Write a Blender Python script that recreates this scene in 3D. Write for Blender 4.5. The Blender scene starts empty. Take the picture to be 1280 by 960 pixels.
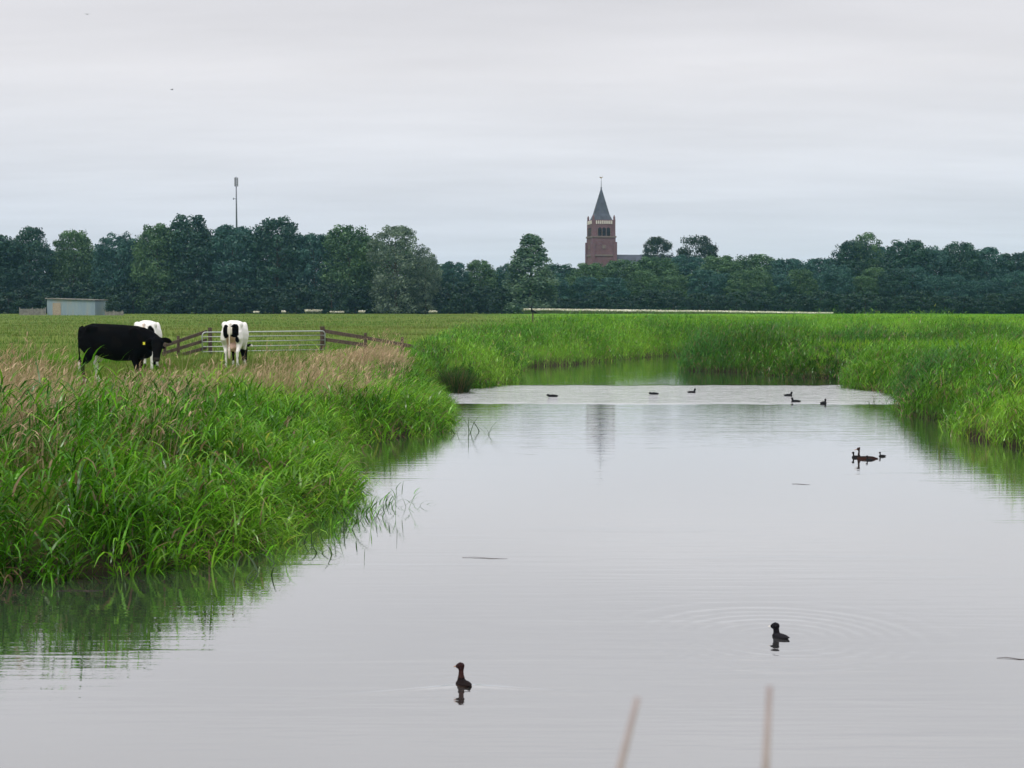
import bpy, bmesh, math, random
import numpy as np
from mathutils import Vector, Matrix, noise as mnoise

random.seed(7)
rng = np.random.default_rng(11)
R = math.radians
PI = math.pi
sc = bpy.context.scene
col = sc.collection

# ------------------------------------------------------------------ camera model
F = 1778.0                       # focal length in pixels of a 1280 px wide picture
EYE = 3.0                        # metres above the water
FIELD = 1.0                      # field level above the water
PITCH = math.atan((480 - 381) / F)


def ray(px, py):
    c, s = math.cos(PITCH), math.sin(PITCH)
    u = 480 - py
    return Vector((px - 640, F * c + u * s, -F * s + u * c))


def on_z(px, py, z=0.0):
    d = ray(px, py)
    t = (z - EYE) / d.z
    return Vector((d.x * t, d.y * t, z))


def at_y(px, py, Y):
    d = ray(px, py)
    t = Y / d.y
    return Vector((d.x * t, Y, EYE + d.z * t))


# ------------------------------------------------------------------ materials
def new_mat(name):
    m = bpy.data.materials.new(name)
    m.use_nodes = True
    nt = m.node_tree
    for n in list(nt.nodes):
        nt.nodes.remove(n)
    out = nt.nodes.new('ShaderNodeOutputMaterial')
    return m, nt, out


def N(nt, t, **kw):
    n = nt.nodes.new(t)
    for k, v in kw.items():
        setattr(n, k, v)
    return n


def simple(name, color, rough=0.7, metal=0.0, var=0.25, scale=6.0, bump=0.0, spec=0.3):
    m, nt, out = new_mat(name)
    b = N(nt, 'ShaderNodeBsdfPrincipled')
    b.inputs['Roughness'].default_value = rough
    b.inputs['Metallic'].default_value = metal
    b.inputs['Specular IOR Level'].default_value = spec
    tc = N(nt, 'ShaderNodeTexCoord')
    nz = N(nt, 'ShaderNodeTexNoise')
    nz.inputs['Scale'].default_value = scale
    nz.inputs['Detail'].default_value = 5
    nt.links.new(tc.outputs['Object'], nz.inputs['Vector'])
    rp = N(nt, 'ShaderNodeValToRGB')
    rp.color_ramp.elements[0].position = 0.3
    rp.color_ramp.elements[1].position = 0.7
    rp.color_ramp.elements[0].color = (*[c * (1 - var) for c in color], 1)
    rp.color_ramp.elements[1].color = (*[min(1, c * (1 + var)) for c in color], 1)
    nt.links.new(nz.outputs['Fac'], rp.inputs['Fac'])
    nt.links.new(rp.outputs['Color'], b.inputs['Base Color'])
    if bump:
        bp = N(nt, 'ShaderNodeBump')
        bp.inputs['Strength'].default_value = bump
        bp.inputs['Distance'].default_value = 0.02
        nt.links.new(nz.outputs['Fac'], bp.inputs['Height'])
        nt.links.new(bp.outputs['Normal'], b.inputs['Normal'])
    nt.links.new(b.outputs[0], out.inputs['Surface'])
    return m


def leaf_mat(name, gloss=0.08, trans=0.35, rough=0.4):
    m, nt, out = new_mat(name)
    at = N(nt, 'ShaderNodeAttribute', attribute_name='Col')
    d = N(nt, 'ShaderNodeBsdfDiffuse')
    t = N(nt, 'ShaderNodeBsdfTranslucent')
    g = N(nt, 'ShaderNodeBsdfGlossy')
    g.inputs['Roughness'].default_value = rough
    g.inputs['Color'].default_value = (0.9, 0.95, 0.9, 1)
    m1 = N(nt, 'ShaderNodeMixShader')
    m2 = N(nt, 'ShaderNodeMixShader')
    m1.inputs[0].default_value = trans
    m2.inputs[0].default_value = gloss
    nt.links.new(at.outputs['Color'], d.inputs['Color'])
    nt.links.new(at.outputs['Color'], t.inputs['Color'])
    nt.links.new(d.outputs[0], m1.inputs[1])
    nt.links.new(t.outputs[0], m1.inputs[2])
    nt.links.new(m1.outputs[0], m2.inputs[1])
    nt.links.new(g.outputs[0], m2.inputs[2])
    nt.links.new(m2.outputs[0], out.inputs['Surface'])
    return m


def attr_mat(name, rough=0.8, spec=0.2):
    m, nt, out = new_mat(name)
    at = N(nt, 'ShaderNodeAttribute', attribute_name='Col')
    b = N(nt, 'ShaderNodeBsdfPrincipled')
    b.inputs['Roughness'].default_value = rough
    b.inputs['Specular IOR Level'].default_value = spec
    nt.links.new(at.outputs['Color'], b.inputs['Base Color'])
    nt.links.new(b.outputs[0], out.inputs['Surface'])
    return m


M = {}
M['reed'] = leaf_mat('reed leaf', 0.03, 0.4, 0.25)
M['grass'] = leaf_mat('grass blade', 0.006, 0.4, 0.5)
M['dry'] = leaf_mat('dry grass', 0.03, 0.3, 0.6)
M['tree'] = leaf_mat('tree leaf', 0.03, 0.25, 0.5)
M['coat'] = attr_mat('animal coat', 0.9, 0.03)
M['plumage'] = attr_mat('plumage', 0.8, 0.08)
M['bark'] = simple('bark', (0.07, 0.055, 0.04), 0.9, var=0.4, scale=3)
M['wood'] = simple('weathered wood', (0.085, 0.06, 0.045), 0.9, var=0.4, scale=9, bump=0.4)
M['greywood'] = simple('grey boards', (0.2, 0.19, 0.17), 0.9, var=0.3, scale=2)
M['galv'] = simple('galvanised steel', (0.43, 0.45, 0.45), 0.45, 0.6, var=0.12, scale=14)
M['mast'] = simple('mast steel', (0.13, 0.14, 0.16), 0.6, 0.2, var=0.15)
M['antenna'] = simple('antenna panel', (0.22, 0.22, 0.25), 0.6, var=0.1)
M['slate'] = simple('slate', (0.055, 0.065, 0.085), 0.6, var=0.3, scale=0.8)
M['stone'] = simple('pale stone', (0.62, 0.58, 0.52), 0.8, var=0.15, scale=2)
M['band'] = simple('sandstone band', (0.17, 0.13, 0.12), 0.85, var=0.15, scale=2)
M['louvre'] = simple('dark louvre', (0.022, 0.022, 0.03), 0.8, var=0.2)
M['gold'] = simple('gilded metal', (0.35, 0.25, 0.1), 0.4, 0.8, var=0.1)
M['tag'] = simple('yellow tag', (0.8, 0.75, 0.05), 0.5, var=0.05)
M['bill'] = simple('bill horn', (0.35, 0.22, 0.16), 0.5, var=0.1, scale=30)
M['billpale'] = simple('pale bill', (0.7, 0.66, 0.6), 0.5, var=0.1, scale=30)
M['stalk'] = simple('dry reed stalk', (0.33, 0.27, 0.26), 0.8, var=0.2, scale=20)
M['stick'] = simple('wet stick', (0.05, 0.035, 0.03), 0.7, var=0.3, scale=20)
M['petal'] = simple('yellow petal', (0.8, 0.7, 0.12), 0.6, var=0.1)
M['white'] = simple('white paint', (0.7, 0.7, 0.68), 0.6, var=0.1)


def brick_mat():
    m, nt, out = new_mat('red brick')
    b = N(nt, 'ShaderNodeBsdfPrincipled')
    b.inputs['Roughness'].default_value = 0.9
    tc = N(nt, 'ShaderNodeTexCoord')
    mp = N(nt, 'ShaderNodeMapping')
    mp.inputs['Rotation'].default_value = (R(90), 0, 0)
    br = N(nt, 'ShaderNodeTexBrick')
    br.inputs['Scale'].default_value = 2.2
    br.inputs['Color1'].default_value = (0.175, 0.080, 0.092, 1)
    br.inputs['Color2'].default_value = (0.135, 0.066, 0.080, 1)
    br.inputs['Mortar'].default_value = (0.19, 0.16, 0.17, 1)
    nz = N(nt, 'ShaderNodeTexNoise')
    nz.inputs['Scale'].default_value = 0.45
    nz.inputs['Detail'].default_value = 6
    mx = N(nt, 'ShaderNodeMix', data_type='RGBA', blend_type='MULTIPLY')
    mx.inputs['Factor'].default_value = 0.7
    rp = N(nt, 'ShaderNodeValToRGB')
    rp.color_ramp.elements[0].position = 0.3
    rp.color_ramp.elements[0].color = (0.6, 0.6, 0.62, 1)
    rp.color_ramp.elements[1].position = 0.7
    rp.color_ramp.elements[1].color = (1, 1, 1, 1)
    nt.links.new(tc.outputs['Object'], mp.inputs['Vector'])
    nt.links.new(mp.outputs[0], br.inputs['Vector'])
    nt.links.new(tc.outputs['Object'], nz.inputs['Vector'])
    nt.links.new(nz.outputs['Fac'], rp.inputs['Fac'])
    nt.links.new(br.outputs['Color'], mx.inputs[6])
    nt.links.new(rp.outputs['Color'], mx.inputs[7])
    nt.links.new(mx.outputs[2], b.inputs['Base Color'])
    nt.links.new(b.outputs[0], out.inputs['Surface'])
    return m


M['brick'] = brick_mat()


def corrugated_mat():
    m, nt, out = new_mat('painted corrugated steel')
    b = N(nt, 'ShaderNodeBsdfPrincipled')
    b.inputs['Roughness'].default_value = 0.6
    tc = N(nt, 'ShaderNodeTexCoord')
    mp = N(nt, 'ShaderNodeMapping')
    mp.inputs['Scale'].default_value = (0.75, 0.2, 0.12)
    nz = N(nt, 'ShaderNodeTexNoise')
    nz.inputs['Scale'].default_value = 1.0
    nz.inputs['Detail'].default_value = 4
    rp = N(nt, 'ShaderNodeValToRGB')
    e = rp.color_ramp.elements
    e[0].position = 0.35
    e[0].color = (0.20, 0.27, 0.33, 1)
    e[1].position = 0.66
    e[1].color = (0.29, 0.30, 0.27, 1)
    x = e.new(0.5)
    x.color = (0.24, 0.31, 0.34, 1)
    nt.links.new(tc.outputs['Object'], mp.inputs['Vector'])
    nt.links.new(mp.outputs[0], nz.inputs['Vector'])
    nt.links.new(nz.outputs['Fac'], rp.inputs['Fac'])
    nt.links.new(rp.outputs['Color'], b.inputs['Base Color'])
    nt.links.new(b.outputs[0], out.inputs['Surface'])
    return m


M['corr'] = corrugated_mat()


# ------------------------------------------------------------------ object helpers
def tag(o, label=None, cat=None, group=None, kind=None):
    if label:
        o['label'] = label
    if cat:
        o['category'] = cat
    if group:
        o['group'] = group
    if kind:
        o['kind'] = kind
    return o


def empty(name, loc, rz=0.0, label=None, cat=None, group=None):
    o = bpy.data.objects.new(name, None)
    o.empty_display_size = 0.2
    col.objects.link(o)
    o.location = loc
    o.rotation_euler = (0, 0, rz)
    return tag(o, label, cat, group)


def link(name, me, mat=None, parent=None, smooth=False):
    if mat is not None:
        me.materials.clear()
        me.materials.append(mat)
    o = bpy.data.objects.new(name, me)
    col.objects.link(o)
    if parent is not None:
        o.parent = parent
    if smooth:
        me.polygons.foreach_set('use_smooth', np.ones(len(me.polygons), bool))
    return o


def bm_obj(name, bm, mat, parent=None, smooth=False):
    me = bpy.data.meshes.new(name)
    bmesh.ops.recalc_face_normals(bm, faces=bm.faces)
    bm.to_mesh(me)
    bm.free()
    return link(name, me, mat, parent, smooth)


def box(bm, c, s, rz=0.0, mat=None):
    mt = Matrix.Translation(c) @ Matrix.Rotation(rz, 4, 'Z') @ Matrix.Diagonal((s[0], s[1], s[2], 1))
    bmesh.ops.create_cube(bm, size=1.0, matrix=mt)


def bar(bm, a, b, r, seg=8, r2=None, square=False):
    a, b = Vector(a), Vector(b)
    d = b - a
    L = d.length
    q = d.to_track_quat('Z', 'Y')
    mt = Matrix.Translation((a + b) / 2) @ q.to_matrix().to_4x4()
    bmesh.ops.create_cone(bm, cap_ends=True, segments=4 if square else seg, radius1=r,
                          radius2=r if r2 is None else r2, depth=L, matrix=mt)


def plank(bm, a, b, h, t):
    """a board from a to b, height h (vertical) and thickness t"""
    a, b = Vector(a), Vector(b)
    d = (b - a).normalized()
    side = Vector((-d.y, d.x, 0)).normalized() * (t / 2)
    up = Vector((0, 0, h / 2))
    vs = []
    for p in (a, b):
        for s, u in ((-1, -1), (1, -1), (1, 1), (-1, 1)):
            vs.append(bm.verts.new(p + side * s + up * u))
    for k in range(4):
        bm.faces.new((vs[k], vs[(k + 1) % 4], vs[4 + (k + 1) % 4], vs[4 + k]))
    bm.faces.new(vs[0:4])
    bm.faces.new(vs[4:8])


def path_tube(bm, pts, r, seg=8):
    pts = [Vector(p) for p in pts]
    rings = []
    for i, p in enumerate(pts):
        if i == 0:
            d = pts[1] - p
        elif i == len(pts) - 1:
            d = p - pts[i - 1]
        else:
            d = pts[i + 1] - pts[i - 1]
        d.normalize()
        ref = Vector((0, 1, 0)) if abs(d.y) < 0.9 else Vector((1, 0, 0))
        u = d.cross(ref).normalized()
        v = d.cross(u).normalized()
        rr = r[i] if isinstance(r, (list, tuple)) else r
        rings.append([bm.verts.new(p + (u * math.cos(2 * PI * k / seg) + v * math.sin(2 * PI * k / seg)) * rr)
                      for k in range(seg)])
    for a, b in zip(rings[:-1], rings[1:]):
        for k in range(seg):
            bm.faces.new((a[k], a[(k + 1) % seg], b[(k + 1) % seg], b[k]))
    bm.faces.new(rings[0])
    bm.faces.new(rings[-1])


def np_mesh(name, V, faces, cols=None):
    """V (n,3); faces (m,4) quads"""
    me = bpy.data.meshes.new(name)
    V = np.ascontiguousarray(V, dtype=np.float32)
    faces = np.ascontiguousarray(faces, dtype=np.int32)
    n, m = len(V), len(faces)
    k = faces.shape[1]
    me.vertices.add(n)
    me.vertices.foreach_set('co', V.ravel())
    me.loops.add(m * k)
    me.loops.foreach_set('vertex_index', faces.ravel())
    me.polygons.add(m)
    me.polygons.foreach_set('loop_start', np.arange(0, m * k, k, dtype=np.int32))
    me.update(calc_edges=True)
    if cols is not None:
        a = me.color_attributes.new('Col', 'FLOAT_COLOR', 'POINT')
        c4 = np.ones((n, 4), np.float32)
        c4[:, :3] = cols
        a.data.foreach_set('color', c4.ravel())
    return me


# ------------------------------------------------------------------ sculpted animals
class Sculpt:
    """tapered tubes of elliptical section that a voxel remesh fuses into one skin"""

    def __init__(self):
        self.v, self.f = [], []

    def tube(self, pts, seg=14, side=None):
        """pts: (x,y,z,rw,rh); rw across, rh in the vertical-ish direction"""
        P = [Vector(p[:3]) for p in pts]
        base = len(self.v)
        n = len(P)
        for i, p in enumerate(P):
            d = (P[min(i + 1, n - 1)] - P[max(i - 1, 0)]).normalized()
            s = Vector(side) if side else Vector((0, 1, 0))
            s = (s - d * s.dot(d))
            if s.length < 1e-3:
                s = Vector((1, 0, 0)) - d * d.x
            s.normalize()
            u = d.cross(s).normalized()
            rw, rh = pts[i][3], pts[i][4] if len(pts[i]) > 4 else pts[i][3]
            for k in range(seg):
                a = 2 * PI * k / seg
                self.v.append(p + s * math.cos(a) * rw + u * math.sin(a) * rh)
        for i in range(n - 1):
            for k in range(seg):
                a, b = base + i * seg + k, base + i * seg + (k + 1) % seg
                self.f.append((a, b, b + seg, a + seg))
        self.f.append(tuple(base + k for k in range(seg))[::-1])
        self.f.append(tuple(base + (n - 1) * seg + k for k in range(seg)))

    def blob(self, c, r):
        pts = []
        for i in range(9):
            t = -1 + 2 * (i + 0.5) / 9
            q = math.sqrt(max(0.0, 1 - t * t))
            pts.append((c[0] + r[0] * t, c[1], c[2], r[1] * q, r[2] * q))
        self.tube(pts)

    def build(self, name, voxel, smooth, colour, mat, parent):
        me = bpy.data.meshes.new('temporary')
        me.from_pydata([tuple(v) for v in self.v], [], self.f)
        bm = bmesh.new()
        bm.from_mesh(me)
        bmesh.ops.recalc_face_normals(bm, faces=bm.faces)
        bm.to_mesh(me)
        bm.free()
        o = bpy.data.objects.new('temporary', me)
        col.objects.link(o)
        md = o.modifiers.new('r', 'REMESH')
        md.mode = 'VOXEL'
        md.voxel_size = voxel
        ms = o.modifiers.new('s', 'SMOOTH')
        ms.iterations = smooth
        ms.factor = 0.5
        dg = bpy.context.evaluated_depsgraph_get()
        m2 = bpy.data.meshes.new_from_object(o.evaluated_get(dg))
        bpy.data.objects.remove(o)
        bpy.data.meshes.remove(me)
        m2.name = name
        a = m2.color_attributes.new('Col', 'FLOAT_COLOR', 'POINT')
        arr = np.ones((len(m2.vertices), 4), np.float32)
        for i, v in enumerate(m2.vertices):
            arr[i, :3] = colour(v.co)
        a.data.foreach_set('color', arr.ravel())
        return link(name, m2, mat, parent, True)


def cow_sculpt(head='graze', udder=True):
    s = Sculpt()
    s.tube([(-0.90, 0, 1.20, .10, .10), (-0.86, 0, 1.16, .19, .20), (-0.72, 0, 1.10, .27, .30), (-0.55, 0, 1.04, .30, .35),
            (-0.30, 0, 0.98, .335, .40), (0.0, 0, 0.95, .36, .42), (0.28, 0, 0.95, .345, .41), (0.52, 0, 0.98, .28, .37),
            (0.72, 0, 1.00, .21, .30), (0.86, 0, 1.02, .13, .2)], 18)
    for y in (-1, 1):
        s.blob((-0.52, y * .22, 1.24), (.16, .09, .10))      # hook bones
        s.blob((-0.82, y * .12, 1.20), (.10, .08, .09))      # pin bones
        s.blob((0.50, y * .19, 1.08), (.16, .09, .24))       # shoulder blades
    # hind legs
    for y, dx in ((-1, -0.04), (1, 0.10)):
        s.tube([(-0.66, y * .17, 1.05, .13, .22), (-0.64, y * .20, 0.86, .13, .21), (-0.56 + dx * .4, y * .20, 0.68, .095, .15),
                (-0.66 + dx * .7, y * .19, 0.53, .055, .085), (-0.75 + dx, y * .18, 0.46, .048, .062), (-0.73 + dx, y * .18, 0.30, .038, .045),
                (-0.71 + dx, y * .18, 0.13, .036, .04), (-0.68 + dx, y * .18, 0.07, .05, .055), (-0.655 + dx, y * .18, 0.0, .06, .065)], 12)
    # fore legs
    for y, dx in ((-1, 0.06), (1, -0.05)):
        s.tube([(0.52, y * .17, 0.88, .11, .17), (0.50, y * .17, 0.70, .09, .12), (0.49 + dx * .4, y * .165, 0.55, .062, .075),
                (0.51 + dx * .7, y * .16, 0.42, .052, .058), (0.51 + dx, y * .16, 0.28, .036, .04), (0.50 + dx, y * .16, 0.13, .036, .04),
                (0.52 + dx, y * .16, 0.07, .048, .055), (0.54 + dx, y * .16, 0.0, .055, .065)], 12)
    # brisket and tail
    s.blob((0.66, 0, 0.74), (.2, .12, .14))
    s.tube([(-0.86, 0, 1.30, .035), (-0.95, 0, 1.26, .032), (-0.985, 0, 1.1, .026), (-0.985, 0.01, 0.85, .022),
            (-0.97, 0.02, 0.62, .022), (-0.965, 0.02, 0.50, .04), (-0.965, 0.02, 0.38, .045), (-0.965, 0.02, 0.26, .022)], 8)
    if udder:
        s.blob((-0.5, 0, 0.62), (.24, .15, .16))
        for x, y in ((-0.6, .08), (-0.6, -.08), (-0.44, .08), (-0.44, -.08)):
            s.tube([(x, y, 0.52, .024), (x, y, 0.42, .02)], 8)
    if head == 'graze':
        s.tube([(0.60, 0, 1.05, .2, .28), (0.86, 0, 0.93, .15, .22), (1.10, 0, 0.72, .12, .17), (1.28, 0, 0.52, .10, .13)], 14)
        s.tube([(1.22, 0, 0.62, .10, .10), (1.34, 0, 0.48, .125, .12), (1.44, 0, 0.30, .09, .10), (1.52, 0, 0.12, .075, .075), (1.55, 0, 0.06, .08, .06)], 12)
        for y in (-1, 1):
            s.tube([(1.26, y * .10, 0.58, .03), (1.26, y * .2, 0.60, .045, .06), (1.26, y * .30, 0.57, .03)], 8, side=(1, 0, 0))
    else:   # head lowered and turned to the cow's right
        s.tube([(0.58, 0, 1.06, .2, .27), (0.82, -.03, 1.03, .16, .22), (0.98, -.09, 0.99, .135, .17), (1.06, -.16, 0.98, .11, .13)], 14)
        s.tube([(1.04, -.13, 1.06, .105, .10), (1.09, -.20, 0.99, .135, .12), (1.115, -.27, 0.86, .115, .115), (1.13, -.33, 0.72, .085, .09),
                (1.145, -.37, 0.62, .085, .08), (1.15, -.385, 0.57, .075, .055)], 12, side=(.95, .3, 0))
        s.tube([(1.10, -.12, 1.055, .03), (1.22, -.11, 1.055, .06, .05), (1.31, -.11, 1.03, .065, .045), (1.39, -.11, 1.0, .025)], 9, side=(0, 0.3, 1))
        s.tube([(0.97, -.19, 1.05, .03), (0.90, -.25, 1.03, .05, .05), (0.83, -.29, 0.98, .055, .04), (0.79, -.31, 0.94, .02)], 9, side=(0.3, 0.3, 1))
    return s


BLACK = (0.0025, 0.0025, 0.003)
BROWNBLK = (0.0045, 0.004, 0.004)
WHITE = (0.80, 0.77, 0.74)
PINK = (0.62, 0.42, 0.34)


def nz(p, k, off=0.0):
    return mnoise.noise(Vector((p[0] * k + off, p[1] * k, p[2] * k)))


def coat_black(p):
    w = nz(p, 9) * 0.05
    if p.x < -0.93 and p.z < 0.50 + w:
        return (0.62, 0.58, 0.52)
    if p.y > 0.08 and p.x < -0.3 and p.z < 0.74 + w and not (p.x > -0.58 and .5 > p.z > .36):
        return WHITE
    if p.y < 0 and p.x < -0.4 and p.z < 0.12:
        return (0.4, 0.36, 0.32)
    if p.x > 0.35 and p.x < 0.75 and p.z < 0.10 + w:
        return (0.45, 0.41, 0.36)
    if p.z < 0.45:
        return (0.022, 0.014, 0.011)
    if p.x > 1.05 and p.z < 0.66:
        return (0.035, 0.03, 0.028)
    return BLACK if nz(p, 3) < 0.2 else BROWNBLK


def coat_pied_b(p):          # the cow before the gate
    w = nz(p, 6, 3.1) * 0.07
    if p.x < -0.93 and abs(p.y) < 0.06:                                # tail
        return (0.72, 0.66, 0.58) if p.z > 0.5 else (0.6, 0.5, 0.42)
    if p.x < -0.45:
        if ((p.y - 0.12) / 0.095) ** 2 + ((p.z - 1.05) / 0.20) ** 2 < 1 + w * 5:
            return BLACK
        if ((p.y + 0.12) / 0.115) ** 2 + ((p.z - 1.05) / 0.22) ** 2 < 1 + w * 6 and p.z > 0.9 + w:
            return BLACK
        if ((p.y + 0.18) / 0.06) ** 2 + ((p.z - 0.80) / 0.10) ** 2 < 1 + w * 8:
            return BLACK
        if p.y > 0.2 and 0.12 < p.z < 0.42 + w:
            return BLACK
        if p.y < -0.21 and 0.14 < p.z < 0.30 + w:
            return BLACK
        if abs(p.y) < 0.13 and p.z < 0.95:
            return PINK
    if -0.45 < p.x < 0.25 and p.y > 0.20 and 0.55 < p.z < 1.2 + w:
        return BLACK
    if p.x > 0.3 and p.z < 1.3 and nz(p, 1.7, 1.0) > -0.1:
        return BLACK
    return WHITE


def coat_pied_a(p):          # the cow behind the black one
    w = nz(p, 6, 7.7) * 0.07
    if p.x < -0.93 and abs(p.y) < 0.06:
        return (0.68, 0.55, 0.46)
    if p.x < -0.45:
        if ((p.y + 0.17) / 0.10) ** 2 + ((p.z - 0.98) / 0.25) ** 2 < 1 + w * 6:
            return BLACK
        if ((p.y - 0.06) / 0.07) ** 2 + ((p.z - 1.12) / 0.08) ** 2 < 1 + w * 8:
            return BLACK
        if ((p.y - 0.24) / 0.05) ** 2 + ((p.z - 0.92) / 0.22) ** 2 < 1 + w * 5:
            return BLACK
        if abs(p.y - 0.05) < 0.13 and p.z < 1.08:
            return (0.58, 0.43, 0.34)
    if p.x > -0.3 and p.y > 0.12 and 0.5 < p.z < 1.15 + w:
        return BLACK
    if p.x > 0.4 and nz(p, 1.7) > -0.1:
        return BLACK
    return WHITE


# ------------------------------------------------------------------ terrain
WATER = [(-45, 2.5), (8.5, 2.5), (9, 8), (9.6, 14), (10.7, 22), (11.1, 28.6), (10.7, 30.6), (10.35, 32.2), (10.7, 34.0), (11.6, 36.4), (10.9, 38.2),
         (11.4, 41), (12.8, 46), (13.0, 49.0), (12.3, 51.5), (13.4, 55), (13.6, 58.2), (11.6, 59.5), (10.2, 63.5), (8.0, 65.3), (8.8, 68),
         (14, 70), (30, 71), (60, 74), (60, 90), (30, 88), (14, 86.5), (9.5, 85), (7.1, 81), (3.2, 72), (0.5, 69.3), (0.0, 66), (-0.1, 60), (-0.3, 54.5),
         (-1.2, 51.8), (-2.6, 50.4), (-2.9, 47), (-2.5, 44), (-2.2, 41), (-2.0, 37), (-2.1, 33.4), (-2.8, 31.9), (-3.7, 30.8), (-3.8, 27), (-3.3, 24), (-2.85, 22.6),
         (-2.8, 21), (-3.35, 19.4), (-3.3, 18.0), (-3.75, 16.6), (-4.5, 15.9), (-5.6, 15.6), (-10, 15.2), (-45, 14)]
WP = np.array(WATER)


def water_dist(x, y):
    """signed distance to the water's edge, positive on land"""
    x = np.asarray(x, float)
    y = np.asarray(y, float)
    d2 = np.full(x.shape, 1e12)
    inside = np.zeros(x.shape, bool)
    n = len(WP)
    for i in range(n):
        ax, ay = WP[i]
        bx, by = WP[(i + 1) % n]
        ex, ey = bx - ax, by - ay
        t = np.clip(((x - ax) * ex + (y - ay) * ey) / (ex * ex + ey * ey), 0, 1)
        d2 = np.minimum(d2, (x - ax - t * ex) ** 2 + (y - ay - t * ey) ** 2)
        c = ((ay > y) != (by > y))
        with np.errstate(divide='ignore', invalid='ignore'):
            xi = ex * (y - ay) / (ey if ey != 0 else 1e-9) + ax
        inside ^= c & (x < xi)
    d = np.sqrt(d2)
    return np.where(inside, -d, d)


def sig(t):
    return 1 / (1 + np.exp(-np.clip(t, -40, 40)))


def vnoise(x, y, s, seed=0):
    """smooth value noise, vectorised, 0..1"""
    x = np.asarray(x, float) / s + seed * 17.13
    y = np.asarray(y, float) / s + seed * 5.71
    xi, yi = np.floor(x).astype(np.int64), np.floor(y).astype(np.int64)
    fx, fy = x - xi, y - yi
    fx, fy = fx * fx * (3 - 2 * fx), fy * fy * (3 - 2 * fy)

    def h(a, b):
        k = (a * 374761393 + b * 668265263 + seed * 1442695041) & 0x7fffffff
        k = ((k ^ (k >> 13)) * 1274126177) & 0x7fffffff
        return ((k ^ (k >> 16)) & 0xffff) / 65535.0
    a = h(xi, yi) * (1 - fx) + h(xi + 1, yi) * fx
    b = h(xi, yi + 1) * (1 - fx) + h(xi + 1, yi + 1) * fx
    return a * (1 - fy) + b * fy


def ground_h(x, y):
    x = np.asarray(x, float)
    y = np.asarray(y, float)
    d = water_dist(x, y)
    s = 0.9 + 2.3 * sig((0.2 - x) / 0.6) * sig((40 - y) / 2.0) * sig((y - 10) / 0.8) - 0.4 * sig((8 - y) / 0.5)
    land = FIELD * (1 - np.exp(-np.maximum(d, 0) / s)) + 0.05
    land = land + (vnoise(x, y, 3.1, 1) - 0.5) * 0.12 * np.clip(d / 4, 0, 1) + (vnoise(x, y, 13, 2) - 0.5) * 0.16 * np.clip(d / 10, 0, 1)
    bed = -0.7 * (1 - np.exp(np.minimum(d, 0) / 0.8)) + 0.05 * np.exp(np.minimum(d, 0) / 0.1)
    return np.where(d > 0, land, bed)


def gz(x, y):
    return float(ground_h(np.array([x]), np.array([y]))[0])


def axis(*segs):
    out = []
    for a, b, st in segs:
        out.append(np.arange(a, b, st))
    out.append(np.array([segs[-1][1]]))
    return np.concatenate(out)


def grid_mesh(name, xs, ys, zf):
    X, Y = np.meshgrid(xs, ys)
    Z = zf(X.ravel(), Y.ravel())
    V = np.stack([X.ravel(), Y.ravel(), Z], 1)
    nx, ny = len(xs), len(ys)
    i = np.arange((nx - 1) * (ny - 1))
    r, c = i // (nx - 1), i % (nx - 1)
    a = r * nx + c
    fc = np.stack([a, a + 1, a + 1 + nx, a + nx], 1)
    return np_mesh(name, V, fc)


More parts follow.
